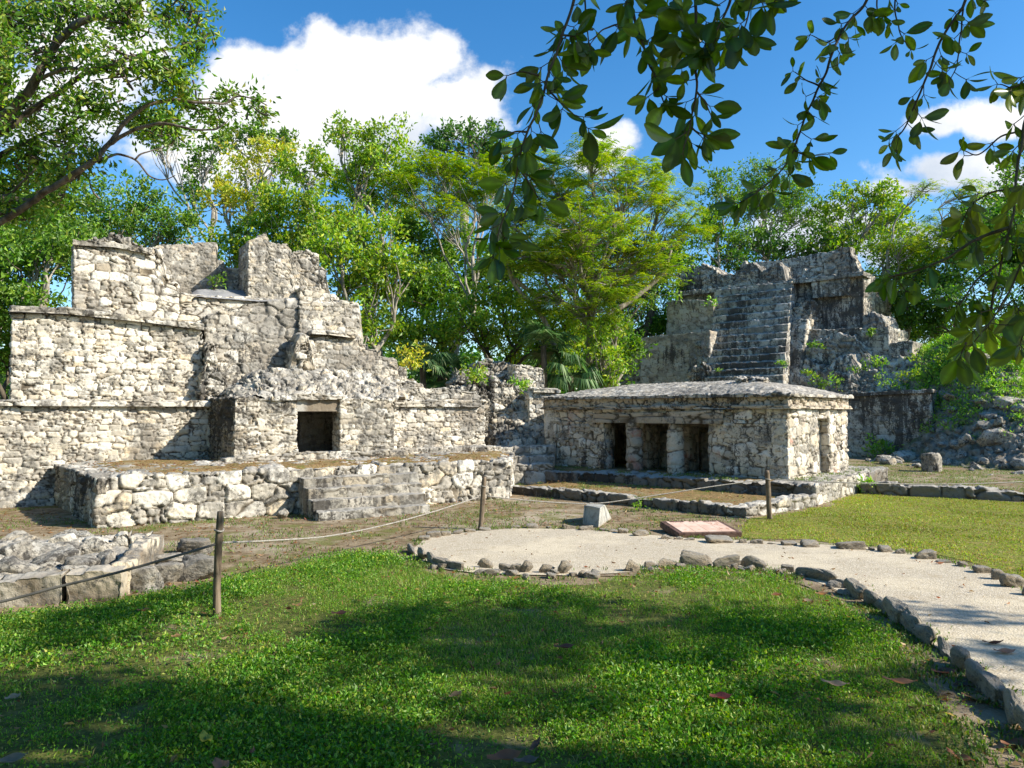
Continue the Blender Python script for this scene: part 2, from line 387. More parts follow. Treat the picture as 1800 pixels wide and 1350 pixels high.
# ================================================================== LEFT PYRAMID, PLATFORM, SHRINE
BIG = dict(size=(.27, .135), depth=.042); MID = dict(size=(.225, .105), depth=.036); SMALL = dict(size=(.16, .075), depth=.028)
LONG = dict(size=(.55, .12), depth=.035, rough=.012); RUBBLE = dict(size=(.26, .17), depth=.11, rough=.03, wob=.06, jit=(.95, .95, .9), warp=.35)
PFa, PFb = G(170, 929), G(899, 876)
dA = unit((PFb - PFa)[:2]); nA = -back(dA)
L0 = (G(10, 890)[:2], dA)
def obj(name, parts, mat, parent, kind=None, smooth=True):
    V, F, A = cat(parts if isinstance(parts, list) else [parts])
    o = mesh_obj(name, V, F, mat, parent, attrs={'stone': A}, smooth=smooth)
    if kind: o['kind'] = kind
    return o

pyr = thing('stepped_ruin', 'pale ruined limestone pyramid of stepped tiers with broken tower walls, left of the small temple', 'ruin', tuple(np.r_[shift(L0, .5)[0], 0]))
ZC = float(PL(120, 704, L0)[2])
L1, L2 = shift(L0, .32), shift(L0, .62)
obj('lower_tier', [wallpx(L0, [(-140, 713), (366, 713)], 0.0, 3.2, top_res=.12, seed=3, stone=MID),
                   wallpx(L0, [(366, 700), (480, 713), (852, 713)], 0.0, 3.0, top_res=.12, seed=4, stone=MID)], M_BRIGHT, pyr)
for c_, b_, s_ in ([(-140, 703), (200, 703.5), (371, 706)], ZC - .10, 5), ([(688, 703), (846, 704)], float(PL(760, 715, L0)[2]), 6):
    obj('lower_cornice', wallpx(shift(L0, -.09), c_, b_, .5, seed=s_, rag=.02, stone=LONG), M_PLAT, pyr)
obj('coping_course', wallpx(shift(L0, .05), [(650, 668), (690, 672), (722, 671), (742, 675), (746, 684), (790, 684), (835, 690), (846, 697)], ZC - .05, 1.6, seed=7, rag=.03, top_res=.08, stone=BIG), M_PLAT, pyr)
obj('middle_tier', wallpx(L1, [(22, 553), (120, 553), (357, 577)], ZC - .12, 2.6, topshift=.12, top_res=.1, seed=8, stone=dict(MID, depth=.05)), M_BRIGHT, pyr)
obj('middle_cornice', wallpx(shift(L1, .0), [(18, 537), (120, 541), (250, 556), (358, 570)], [(18, 548), (120, 552), (250, 566), (358, 580)], .6, seed=9, rag=.02, stone=LONG), M_PLAT, pyr)
obj('upper_tier', wallpx(L2, [(131, 431), (200, 434), (272, 447), (282, 478), (290, 506), (335, 518), (440, 523), (535, 531)], [(131, 556), (330, 575), (535, 596)], 1.3, topshift=.06, seed=10, rag=.02, stone=dict(BIG, size=(.30, .17))), M_BRIGHT, pyr)
obj('upper_cornice', [wallpx(shift(L2, -.03), [(127, 420), (200, 424), (266, 437)], [(127, 430), (200, 434), (266, 447)], .7, seed=11, rag=.015, stone=LONG),
                      wallpx(shift(L2, .12), [(150, 421), (180, 418), (195, 411), (214, 409), (222, 420), (250, 432)], [(150, 428), (250, 440)], .45, seed=12, rag=.04, stone=RUBBLE)], M_PLAT, pyr)
obj('chamber_wall', [wallpx(shift(L2, 1.15), [(262, 436), (274, 431), (300, 427), (381, 427), (382, 456), (394, 458), (395, 469), (412, 472), (438, 473)], 3.0, .4, seed=13, rag=.03, stone=SMALL),
                     wallpx(shift(L2, .55), [(268, 440), (276, 436), (284, 452), (290, 480), (296, 498), (312, 505)], 3.0, .7, seed=14, rag=.06, stone=RUBBLE)], M_MIDRUIN, pyr)
obj('tower_wall', [wallpx(shift(L2, .15), [(437, 423), (448, 419), (455, 412), (468, 409), (474, 424), (486, 428), (506, 430), (512, 444), (520, 470), (540, 500)], 2.9, 1.0, seed=15, rag=.03, stone=SMALL),
                   wallpx(shift(L2, .45), [(505, 455), (520, 442), (545, 439), (560, 447), (562, 470), (573, 478), (575, 500), (580, 518), (592, 526), (600, 535)], 2.9, .9, seed=16, rag=.06, stone=dict(RUBBLE, depth=.08)),
                   wallpx(shift(L2, -.1), [(527, 506), (545, 503), (560, 505), (574, 512), (588, 528), (610, 536)], 2.8, .8, seed=17, rag=.05, stone=MID)], M_MIDRUIN, pyr)
obj('central_stair', [wallpx(shift(L0, .18), [(361, 560), (400, 542), (440, 532), (530, 528), (560, 533)], ZC - .5, 1.9, topshift=.42, top_res=.1, seed=18, rag=.03, res=.02, stone=dict(BIG, size=(.34, .2), depth=.05, wob=.06)),
                      wallpx(shift(L0, .05), [(360, 615), (366, 600), (376, 604), (384, 640), (392, 655), (400, 690)], ZC - .5, .6, topshift=.15, seed=19, rag=.07, stone=RUBBLE),
                      wallpx(shift(L0, .0), [(352, 668), (366, 640), (380, 650), (394, 668), (404, 694)], ZC - .1, .7, topshift=.1, seed=20, rag=.07, stone=RUBBLE)], M_SHRINE, pyr)
mc, t = material('grey_cement')
p_ = t.n('ShaderNodeTexCoord').outputs['Object']
finish(mc, t, t.mix(t.rng(t.noise(p_, 3, 6, .6), .35, .7), (.22, .22, .22), (.33, .325, .32)), .9, t.noise(p_, 40, 4, .6), .2, .3, .01)
obj('cement_cap', wallpx(shift(L0, .595), [(336, 516), (346, 509), (380, 507.5), (440, 511), (500, 516), (560, 523), (616, 531)], [(336, 520), (440, 528), (616, 537)], 1.1, topshift=.6, seed=21, top_res=.06, stone=dict(size=(2, 2), depth=.004, rough=.008)), mc, pyr)
obj('broken_buttress', [wallpx(shift(L0, .02), [(518, 598), (528, 590), (548, 592), (632, 593), (633, 600), (648, 602), (649, 613), (664, 616), (665, 627), (698, 630), (699, 643), (714, 646), (716, 662), (728, 667), (742, 680)], ZC - .6, 2.2, topshift=.22, top_res=.08, seed=22, rag=.07, stone=dict(MID, wob=.06)),
                        wallpx(shift(L0, -.16), [(512, 640), (520, 600), (530, 588), (542, 590), (546, 610), (552, 650), (556, 690)], ZC - .4, .7, topshift=.1, seed=23, rag=.08, stone=RUBBLE),
                        wallpx(shift(L0, .30), [(526, 536), (540, 531), (600, 529), (630, 532), (634, 560), (638, 596)], ZC + .3, 1.9, topshift=.15, top_res=.08, seed=24, rag=.04, stone=MID),
                        wallpx(shift(L0, .1), [(548, 580), (575, 581), (627, 588)], [(548, 587), (575, 588), (627, 595)], .5, seed=25, rag=.02, stone=LONG)], M_MIDRUIN, pyr)

# ---- raised platform with steps
plat = thing('stone_platform', 'long low masonry platform with a mossy top and front steps below the pale pyramid', 'platform', (PFa[0], PFa[1], 0))
BL = PL(97, 885, shift(L0, -.03)); BR = PL(905, 850, shift(L0, -.03))
ZP = .69
cf0, cf1, cb0, cb1 = PFa[:2], PFb[:2], BL[:2], BR[:2]
obj('platform_wall', slab(cf0, cf1, cb0, cb1, [(0, ZP), (3, ZP + .015), (7, ZP - .01)], 0, res=.019, top_res=.05, batter=.02, rag=.02, seed=31, stone=dict(size=(.36, .25), depth=.07, rough=.018, wob=.04)), M_PLAT, plat)
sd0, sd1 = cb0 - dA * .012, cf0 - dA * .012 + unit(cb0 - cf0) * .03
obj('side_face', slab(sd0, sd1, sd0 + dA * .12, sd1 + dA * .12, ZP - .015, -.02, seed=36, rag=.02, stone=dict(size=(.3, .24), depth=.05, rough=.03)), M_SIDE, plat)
obj('back_curb', wallpx(shift(L0, -.75), [(640, 795), (700, 790), (760, 788), (820, 786), (880, 786)], ZP - .1, .3, seed=32, rag=.03, stone=MID), M_PLAT, plat)
obj('foot_curb', wallpx(shift(L0, -.3), [(-120, 872), (0, 868), (60, 860), (96, 856)], -.05, .34, topshift=.2, seed=33, rag=.05, stone=BIG), M_PLAT, plat)
PF = (PFa[:2], dA)
s0 = float((PL(548, 900, PF)[:2] - PFa[:2]).dot(dA)) - .20; wst = 1.95
for i in range(4):
    z1 = .565 - .145 * i; o_ = .20 + .26 * i; z0 = -.02
    pA = PFa[:2] + dA * (s0 + .0) + nA * o_; pB = PFa[:2] + dA * (s0 + wst - .05 * i) + nA * o_
    q = -nA * .3
    obj('step', slab(pA, pB, pA + q, pB + q, z1, z0, res=.019, rag=.015, seed=40 + i, stone=dict(size=(.36, .4), depth=.018, rough=.012, wob=.012)), M_STEP, plat)

# ---- little shrine on the platform
SC = D(413, 803, 13.1); SH = (SC[:2], dA)
shr = thing('stone_shrine', 'small square stone shrine with a dark doorway and white lintel, standing on the mossy platform', 'shrine', (SC[0], SC[1], SC[2]))
zt = float(PL(413, 698, SH)[2]); zd = float(PL(555, 723, SH)[2]); zl = float(PL(555, 702, SH)[2])
obj('front_wall', [wallpx(SH, [(413, 700), (523, 703)], ZP, .42, seed=51, stone=MID, res=.018), wallpx(SH, [(598, 702), (692, 701)], ZP, .42, seed=52, stone=MID, res=.018)], M_SHRINE, shr)
obj('lintel', wallpx(shift(SH, .03), [(511, 702), (600, 700)], zd, .34, seed=53, res=.018, stone=dict(size=(3, 3), depth=.01, rough=.01)), M_WHITE, shr)
lw0 = PL(413, 700, SH)[:2]; lw1 = D(367, 760, 14.35)[:2]
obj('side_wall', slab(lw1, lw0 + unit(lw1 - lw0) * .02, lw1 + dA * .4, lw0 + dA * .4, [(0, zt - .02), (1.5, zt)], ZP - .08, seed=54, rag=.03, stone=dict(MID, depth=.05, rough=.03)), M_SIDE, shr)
obj('inner_wall', wallpx(shift(SH, .95), [(418, 704), (660, 704)], ZP, .25, seed=60, stone=MID), M_DOORDARK, shr)
obj('side_wall', wallpx(shift(SH, .38), [(652, 703), (694, 703)], ZP, .95, seed=55, stone=MID), M_SHRINE, shr)
obj('roof', [wallpx(shift(SH, .0), [(396, 690), (420, 682), (450, 660), (490, 653), (560, 651), (610, 655), (660, 664), (694, 676)], [(396, 700), (694, 703)], 1.9, topshift=1.0, top_res=.03, seed=56, rag=.05, stone=dict(RUBBLE, size=(.23, .15), depth=.1)),
             wallpx(shift(SH, -.06), [(478, 696), (510, 693), (560, 691), (604, 693)], [(478, 704), (604, 702)], .5, seed=57, rag=.02, stone=dict(LONG, rough=.02))], M_SHRINE, shr)
obj('plinth', wallpx(shift(SH, -.14), [(396, 806), (560, 795), (716, 792)], ZP - .05, .5, seed=58, rag=.015, stone=LONG), M_PLAT, shr)

# ================================================================== RUIN BETWEEN THE TWO BUILDINGS
mid = thing('collapsed_ruin', 'collapsed rubble stair ruin with a broken wall corner between the pyramid and the temple', 'ruin', tuple(D(905, 800, 18.0) * np.array([1, 1, 0])))
dM = unit((1, .22))
MP = lambda Y, px=905: (D(px, 760, Y)[:2], dM)
RUB2 = dict(RUBBLE, size=(.34, .16), depth=.13)
obj('rubble_slope', [wallpx(MP(16.9), [(846, 745), (856, 720), (868, 704), (900, 690), (935, 690), (965, 700)], -.05, 3.2, topshift=2.2, top_res=.05, seed=61, rag=.1, stone=RUB2),
                     wallpx(MP(19.2), [(795, 668), (815, 654), (838, 644), (868, 635), (900, 637), (928, 643), (940, 652)], 0, 2.0, topshift=.6, top_res=.06, seed=62, rag=.12, stone=RUB2),
                     wallpx(MP(18.2), [(760, 700), (790, 684), (812, 676), (850, 668), (900, 672), (930, 690)], 0, 1.5, topshift=.7, top_res=.06, seed=63, rag=.1, stone=RUB2)], M_MIDRUIN, mid)
obj('wall_corner', [wallpx(MP(18.9), [(905, 641), (930, 645), (956, 648), (958, 684)], 0, 1.2, seed=64, rag=.03, stone=SMALL),
                    wallpx(MP(18.3), [(930, 690), (950, 687), (983, 691)], 0, 1.2, seed=65, rag=.03, stone=MID),
                    wallpx(MP(18.2), [(938, 682), (985, 684)], [(938, 689), (985, 691)], .7, seed=66, rag=.01, stone=LONG)], M_BRIGHT, mid)
for i, (yt, yb_, x0, Y) in enumerate([(786, 803, 866, 17.0), (803, 818, 874, 16.7), (817, 834, 882, 16.4)]):
    obj('step', wallpx(MP(Y), [(x0, yt), (975, yt - 1)], -.05, .8, seed=67 + i, rag=.02, stone=dict(size=(.4, .3), depth=.04)), M_MIDRUIN, mid)

# ================================================================== TEMPLE WITH COLUMNS
TFR, TFL, TBR = D(1385, 839, 13.8), D(958, 822, 17.6), D(1490, 822, 15.9)
TF = (TFR[:2], unit((TFR - TFL)[:2])); dT = TF[1]; nT = back(dT); dS = unit((TBR - TFR)[:2])
TS = (TFR[:2], dS)
TBL = TFL[:2] + dS * np.linalg.norm((TBR - TFR)[:2])
ZT0 = .22
tem = thing('column_temple', 'low stone temple with two short round columns in its porch and a shallow hipped roof', 'temple', (TFR[0], TFR[1], 0))
zc = lambda px, y: float(PL(px, y, TF)[2])
zLb, zM0, zM1, zE0, zE1 = 1.36, 1.655, 1.72, 1.885, 1.95
SQ = dict(size=(.25, .19), depth=.05, rough=.016, warp=.16, tilt=.6)
obj('front_wall', [wallpx(TF, [(958, 740), (1062, 741)], ZT0, .4, seed=71, stone=SQ), wallpx(TF, [(1245, 743), (1385, 746)], ZT0, .4, seed=72, stone=dict(SQ, depth=.03)),
                   slab(TFL[:2], TFR[:2], TFL[:2] + nT * .4, TFR[:2] + nT * .4, zM0, zLb + .02, seed=73, stone=dict(SQ, size=(.3, .16)))], M_TEMPLE, tem)
obj('lintel', wallpx(shift(TF, -.05), [(1042, 727), (1100, 726), (1270, 722)], zLb - .0, .42, seed=74, res=.02, stone=dict(size=(1.1, .3), depth=.03, rough=.012)), M_FRIEZE, tem)
sl = np.linalg.norm((TBR - TFR)[:2])
def spx(px): return float((PL(px, 780, TS)[:2] - TFR[:2]).dot(dS))
n0, n1 = spx(1437), spx(1457)
def sseg(s0_, s1_, z0, z1, th, off, seed, st): 
    A = TFR[:2] + dS * s0_ + dT * off; B = TFR[:2] + dS * s1_ + dT * off
    return slab(A, B, A - dT * th, B - dT * th, z1, z0, seed=seed, stone=st)
obj('side_wall', [sseg(.0, n0, ZT0, zM0, .38, 0, 75, SQ), sseg(n1, sl, ZT0, zM0, .38, 0, 76, SQ), sseg(n0, n1, 1.47, zM0, .38, 0.004, 77, SQ), sseg(n0 - .1, n1 + .1, ZT0, zM0, .15, -.16, 78, dict(SQ, depth=.015))], M_TEMPLE, tem)
obj('back_wall', [slab(TBL, TBR[:2], TBL - nT * .35, TBR[:2] - nT * .35, zM0, ZT0, seed=79, res=.05, stone=SQ), slab(TBL, TFL[:2], TBL + dT * .35, TFL[:2] + dT * .35, zM0, ZT0, seed=80, res=.05, stone=SQ)], M_TEMPLE, tem)
inn = shift(TF, 1.15)
def fpx(px, pl): return px
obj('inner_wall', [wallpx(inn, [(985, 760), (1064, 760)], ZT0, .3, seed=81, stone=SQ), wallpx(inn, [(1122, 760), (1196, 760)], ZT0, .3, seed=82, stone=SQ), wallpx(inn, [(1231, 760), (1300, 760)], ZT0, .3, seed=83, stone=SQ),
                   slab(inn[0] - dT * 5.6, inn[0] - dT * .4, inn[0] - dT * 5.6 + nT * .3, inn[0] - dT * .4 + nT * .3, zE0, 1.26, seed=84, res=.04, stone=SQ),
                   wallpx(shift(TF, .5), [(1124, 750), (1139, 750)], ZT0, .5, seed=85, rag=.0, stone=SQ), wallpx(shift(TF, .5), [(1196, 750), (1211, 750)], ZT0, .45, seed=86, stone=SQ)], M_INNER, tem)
def column(px, r, seed):
    c = PL(px, 800, shift(TF, .16))[:2]; nz, na = 60, 40; zz = np.linspace(ZT0, zLb + .02, nz); a = np.linspace(0, 2 * np.pi, na, endpoint=False)
    nd = [0, .24, .48, .72, .9, 1.0]
    rr = np.ones(nz) * r; fz = (zz - zz[0]) / (zz[-1] - zz[0])
    for k in range(len(nd) - 1):
        s = (fz >= nd[k]) & (fz <= nd[k + 1]); loc_ = (fz[s] - nd[k]) / (nd[k + 1] - nd[k])
        rr[s] = r * (.9 + .06 * vnoise(np.array([[k * 3.1, seed, 0]]), 3)[0]) * (1 + .2 * np.sqrt(np.maximum(0, 1 - (2 * loc_ - 1) ** 4)))
    V = np.stack([c[0] + rr[:, None] * np.cos(a), c[1] + rr[:, None] * np.sin(a), np.repeat(zz[:, None], na, 1)], -1).reshape(-1, 3)
    F = np.stack([np.arange(nz - 1)[:, None] * na + np.arange(na)[None], np.arange(nz - 1)[:, None] * na + (np.arange(na) + 1)[None] % na,
                  (np.arange(nz - 1)[:, None] + 1) * na + (np.arange(na) + 1)[None] % na, (np.arange(nz - 1)[:, None] + 1) * na + np.arange(na)[None]], -1).reshape(-1, 4)
    return stonify(V, F, (1, 0), size=(.6, .4), depth=.02, rough=.022, wob=.03, seed=seed)
obj('column', column(1116, .165, 91), M_TEMPLE, tem); obj('column', column(1188, .165, 92), M_TEMPLE, tem)
def band(z0, z1, off, th, seed, st, mat, name, rag=0.0):
    FL_, FR_ = TFL[:2] - nT * off - dT * off, TFR[:2] - nT * off + dT * off; BR_ = TBR[:2] + nT * off + dT * off; BL_ = TBL + nT * off - dT * off
    k = .004
    obj(name, [slab(FL_, FR_, FL_ + nT * th, FR_ + nT * th, z1, z0, seed=seed, rag=rag, stone=st),
               slab(FR_ + nT * .03, BR_, FR_ + nT * .03 - dT * th, BR_ - dT * th, z1 - k, z0 + k, seed=seed + 1, rag=rag, stone=st),
               slab(BL_, FL_ + nT * .03, BL_ + dT * th, FL_ + nT * .03 + dT * th, z1 - k, z0 + k, seed=seed + 2, res=.05, stone=st)], mat, tem)
band(zM0, zM1, .09, .44, 95, dict(LONG, rough=.02, depth=.04), M_FRIEZE, 'lower_moulding', .012)
band(zM1 - .004, zE0 + .004, .03, .36, 98, dict(size=(.20, .2), depth=.06, rough=.02), M_FRIEZE, 'frieze')
band(zE0, zE1, .11, .5, 101, dict(LONG, rough=.02, depth=.035, size=(.4, .14)), M_ROOF, 'eave', .02)
# hipped roof
def roof():
    off = .09; FL_, FR_ = TFL[:2] - nT * off - dT * off, TFR[:2] - nT * off + dT * off; BR_ = TBR[:2] + nT * off + dT * off; BL_ = TBL + nT * off - dT * off
    na, nb_ = 240, 120; s = np.linspace(0, 1, na)[:, None, None]; tt = np.linspace(0, 1, nb_)[None, :, None]
    P2 = (FL_ * (1 - s) + FR_ * s) * (1 - tt) + (BL_ * (1 - s) + BR_ * s) * tt
    W = np.linalg.norm(FR_ - FL_); H = np.linalg.norm(BR_ - FR_)
    de = np.minimum(np.minimum(s * W, (1 - s) * W) * .95, np.minimum(tt * H, (1 - tt) * H))[..., 0]
    z = zE1 - .03 + .36 * (1 - (1 - np.clip(de / 1.55, 0, 1)) ** 1.5) * (.86 + .14 * s[..., 0])
    V = np.concatenate([P2, z[..., None]], -1).reshape(-1, 3); F = gridF(na, nb_)
    V2, F2, A = stonify(V, F, dT, size=(.2, .10), depth=.02, rough=.022, wob=.025, seed=105)
    low = V[:, 2] < zE1; return V2, F2, A
rf = obj('roof', roof(), M_ROOF, tem)
rr = [slab(p + d_ * 0, p + d_, p + back(dT) * .3, p + d_ + back(dT) * .3, h, 2.1, seed=int(h * 1000), rag=.06, stone=dict(RUBBLE, size=(.15, .1), depth=.07))
      for p, d_, h in [(PL(1290, 680, shift(TF, .95))[:2], dT * .28, 2.33), (PL(1318, 680, shift(TF, 1.05))[:2], dT * .3, 2.32)]]
V_, F_, A_ = cat(rr); o = mesh_obj('roof_rubble', V_, F_, M_DARK, None, attrs={'stone': A_}); o.data.transform(__import__('mathutils').Matrix.Translation(-tem.location)); o.parent = rf

# ---- terraces in front of the temple
T2R = G(1431, 889)[:2]; T2L = T2R - dT * 7.4; tsid = unit(G(1506, 866)[:2] - T2R)
T2BR = T2R + tsid * 5.2; T2BL = T2L + nT * 5.2
ter = thing('temple_terrace', 'upper stone terrace step directly under the column temple', 'terrace', (T2R[0], T2R[1], 0))
CURB = dict(size=(.45, .3), depth=.05, rough=.02)
obj('terrace_wall', slab(T2L, T2R, T2BL, T2BR, [(0, .25), (4, .32), (7.4, .335)], 0, res=.022, top_res=.05, rag=.025, seed=111, stone=CURB), M_CURB, ter)
T1R = G(1311, 911)[:2]; T1L = G(880, 866)[:2]; T1sr = G(1436, 890)[:2]
obj('side_wall', slab(T2R + tsid * .02 + dT * .02, T2R + tsid * 3.4 + dT * .02, T2R + tsid * .02 - dT * .15, T2R + tsid * 3.4 - dT * .15, [(0, .345), (3.4, .35)], -.02, seed=113, rag=.03, stone=dict(BIG, size=(.26, .16))), M_MIDRUIN, ter)  # proud facing in paler stone: the sunlit side put into colour
low = thing('lower_terrace', 'low mossy terrace edged by one course of curb stones, in front of the temple', 'terrace', (T1R[0], T1R[1], 0))
dL = unit(T1R - T1L); nL = back(dL); sL = unit(T1sr - T1R); ls = np.linalg.norm(T1sr - T1R)
obj('curb', slab(T1L, T1R, T1L + nL * .28, T1R + nL * .28, .16, -.03, res=.02, rag=.035, seed=114, stone=CURB), M_CURB, low)
obj('curb', slab(T1R + nL * .02, T1sr, T1R - dL * .3, T1sr - dL * .3, [(0, .155), (ls, .2)], -.03, res=.02, rag=.03, seed=115, stone=CURB), M_MIDRUIN, low)  # paler stone than the front curb, standing for its sunlit side

# ================================================================== BIG DARK PYRAMID BEHIND THE TEMPLE
PB = (G(1640, 792, .3)[:2], dT)
big = thing('stepped_pyramid', 'tall dark weathered stone pyramid with a broad central stairway, behind the temple', 'pyramid', (PB[0][0], PB[0][1], 0))
FAR = dict(size=(.40, .2), depth=.055, rough=.02, wob=.05); RUBF = dict(size=(.42, .22), depth=.12, rough=.04, wob=.08, jit=(.95, .95, .7), warp=.25)
r5 = dict(res=.045)
obj('lower_tier', [wallpx(PB, [(1380, 699), (1500, 693), (1636, 686)], -.2, 4.0, seed=121, rag=.03, top_res=.2, stone=FAR, **r5),
                   wallpx(shift(PB, -.1), [(1380, 696), (1500, 690), (1640, 684)], [(1380, 702), (1640, 690)], .6, seed=122, rag=.03, stone=dict(LONG, size=(.8, .2)), **r5)], M_DARK, big)
obj('ruined_tier', [wallpx(shift(PB, 1.5), [(1395, 640), (1425, 632), (1450, 640), (1480, 628), (1498, 626), (1506, 642), (1530, 652), (1566, 668)], 1.5, 3.0, topshift=.9, seed=123, rag=.16, top_res=.1, stone=RUBF, **r5),
                    wallpx(shift(PB, 2.4), [(1405, 615), (1440, 600), (1470, 588), (1500, 590), (1514, 600), (1528, 625)], 1.5, 2.4, topshift=.5, seed=124, rag=.15, top_res=.1, stone=RUBF, **r5),
                    wallpx(shift(PB, 2.2), [(1520, 640), (1560, 628), (1600, 626), (1640, 624)], 1.2, 2.4, topshift=.6, seed=125, rag=.14, top_res=.1, stone=RUBF, **r5)], M_MIDRUIN, big)
obj('middle_tier', [wallpx(shift(PB, 3.2), [(1410, 580), (1480, 578), (1562, 573)], 1.8, 3.0, seed=126, rag=.05, top_res=.15, stone=FAR, **r5),
                    wallpx(shift(PB, 3.3), [(1562, 605), (1580, 599), (1604, 598)], 1.6, 1.6, seed=127, rag=.06, stone=FAR, **r5),
                    wallpx(shift(PB, 3.9), [(1518, 560), (1530, 553), (1552, 556), (1558, 572)], 1.8, 2.2, topshift=.3, seed=128, rag=.1, stone=RUBF, **r5)], M_DARK, big)
UP = shift(PB, 4.2)
UX = PL(1516, 520, UP)[:2]
obj('upper_tier', [wallpx(UP, [(1188, 515), (1300, 503), (1430, 489)], 2.0, 4.5, topshift=.3, seed=131, rag=.05, top_res=.2, stone=FAR, **r5),
                   wallpx(shift(UP, .25), [(1428, 489), (1492, 482)], 2.0, 4.2, seed=132, top_res=.2, stone=FAR, **r5),
                   wallpx(UP, [(1490, 484), (1517, 477)], 2.0, 4.5, topshift=.25, seed=133, top_res=.2, stone=FAR, **r5),
                   wallpx(shift(UP, -.02), [(1428, 491), (1460, 487), (1492, 483)], [(1428, 524), (1492, 519)], .6, seed=134, stone=FAR, **r5)], M_DARK, big)
obj('upper_cornice', wallpx(shift(UP, -.12), [(1186, 513), (1240, 508), (1300, 501), (1430, 487), (1518, 476)], [(1186, 521), (1300, 509), (1430, 495), (1518, 484)], 1.0, seed=135, rag=.04, stone=dict(LONG, size=(.9, .22)), **r5), M_DARK, big)
TP = shift(UP, .9)
obj('summit_wall', [wallpx(TP, [(1190, 478), (1210, 471), (1235, 466), (1250, 468), (1266, 480), (1290, 484), (1300, 470), (1312, 461), (1330, 463), (1340, 478), (1358, 468), (1376, 463), (1379, 489)], 4.5, 1.4, seed=136, rag=.14, topshift=.2, stone=RUBF, **r5),
                    wallpx(shift(TP, .4), [(1404, 478), (1420, 470), (1440, 464), (1452, 452), (1468, 440), (1482, 431), (1492, 432), (1500, 450), (1506, 465), (1512, 478)], 4.5, .9, seed=137, rag=.12, topshift=.1, stone=dict(RUBF, depth=.14), **r5),
                    wallpx(shift(TP, 2.2), [(1330, 462), (1380, 456), (1440, 446), (1480, 438)], 4.5, .6, seed=138, rag=.05, stone=FAR, **r5)], M_DARK, big)
st_parts = []
NS = 14
for i in range(NS):
    f = i / (NS - 1); pl = shift(PB, .9 + f * 3.05)
    y = 662 + (503 - 662) * f; x0 = 1238 + (1256 - 1238) * f; x1 = 1376 + (1392 - 1376) * f
    ztop = .5 * (PL(x0, y + 4, pl)[2] + PL(x1, y - 9, pl)[2])
    A, B = PL(x0, y, pl)[:2], PL(x1, y, pl)[:2]; nb_ = back(dT)
    V, F, At = slab(A, B, A + nb_ * .5, B + nb_ * .5, float(ztop) - .05, float(ztop) - .62, profb=float(ztop) + .1, seed=140 + i, rag=.03, res=.04, stone=dict(size=(.6, .4), depth=.03, rough=.012, wob=.02))
    obj('step', (V, F, At), M_DARK, big)
obj('balustrade', [wallpx(shift(PB, 1.0), [(1386, 572), (1396, 563), (1406, 560), (1419, 562)], .3, 3.4, topshift=2.0, seed=161, rag=.06, top_res=.1, stone=FAR, **r5),
                   wallpx(shift(PB, 2.6), [(1392, 545), (1410, 530), (1426, 528)], .3, 2.4, topshift=.8, seed=162, rag=.08, top_res=.1, stone=RUBF, **r5)], M_DARK, big)
obj('stair_flank', [wallpx(shift(PB, 3.0), [(1172, 532), (1180, 528), (1240, 528), (1254, 531)], 1.5, 2.5, topshift=.2, seed=163, rag=.03, top_res=.15, stone=dict(FAR, depth=.03), **r5),
                    wallpx(shift(PB, 1.6), [(1126, 594), (1180, 588), (1248, 580)], .3, 2.6, topshift=.1, seed=164, rag=.02, top_res=.15, stone=dict(FAR, depth=.035), **r5)], stone_mat('limestone_flank', .8, .14, .55, .5, .5, .5, plaster=.35), big)
obj('broken_balustrade', [wallpx(shift(PB, 1.2), [(1212, 620), (1220, 602), (1236, 598), (1248, 600)], .3, 1.4, topshift=.5, seed=165, rag=.14, stone=dict(RUBF, size=(.4, .26)), **r5),
                          wallpx(shift(PB, .8), [(1204, 664), (1220, 645), (1240, 640), (1248, 648)], .3, 1.4, topshift=.3, seed=166, rag=.14, stone=dict(RUBF, size=(.4, .26)), **r5),
                          wallpx(shift(PB, 2.0), [(1092, 652), (1104, 632), (1118, 618), (1130, 614)], .2, 1.8, topshift=.4, seed=167, rag=.12, stone=dict(RUBF, size=(.4, .26)), **r5)], M_DARK, big)

# ================================================================== GROUND, LAWNS, PATH
from mathutils.geometry import tessellate_polygon
rng = np.random.default_rng(7)
def gnd(px, py): return G(px, py)[:2]
def dens(poly, step=.12, amp=.04, seed=1, closed=True):
    P = np.asarray(poly, float); out = []
    for a, b in zip(P, np.roll(P, -1, 0)):
        n = max(1, int(np.linalg.norm(b - a) / step)); out.append(a + (b - a) * (np.arange(n) / n)[:, None])
    Q = np.concatenate(out); c = np.c_[Q * 2.2, np.zeros(len(Q))]
    return Q + np.c_[fbm(c, seed, 3), fbm(c + 9, seed, 3)] * 2 * amp
def chaikin(P, n=2):
    P = np.asarray(P, float)
    for _ in range(n):
        Q = np.roll(P, -1, 0); P = np.stack([P * .75 + Q * .25, P * .25 + Q * .75], 1).reshape(-1, 2)
    return P
def sheet(name, poly, z, mat, kind='structure'):
    V = np.c_[poly, np.full(len(poly), z)]
    T = tessellate_polygon([[Vector(v) for v in V]])
    o = mesh_obj(name, V, [np.array(T)], mat, smooth=False); o.data.validate()
    if sum(p.normal.z for p in o.data.polygons) < 0: o.data.flip_normals()
    o['kind'] = kind; return o
def inpoly(P, poly):
    x, y = P[:, 0], P[:, 1]; r = np.zeros(len(P), bool); q = np.roll(poly, 1, 0)
    for (x1, y1), (x2, y2) in zip(poly, q):
        if y1 == y2: continue
        c = ((y1 > y) != (y2 > y)) & (x < (x2 - x1) * (y - y1) / (y2 - y1) + x1); r ^= c
    return r
mG, t = material('mossy_soil')
P = t.n('ShaderNodeTexCoord').outputs['Object']
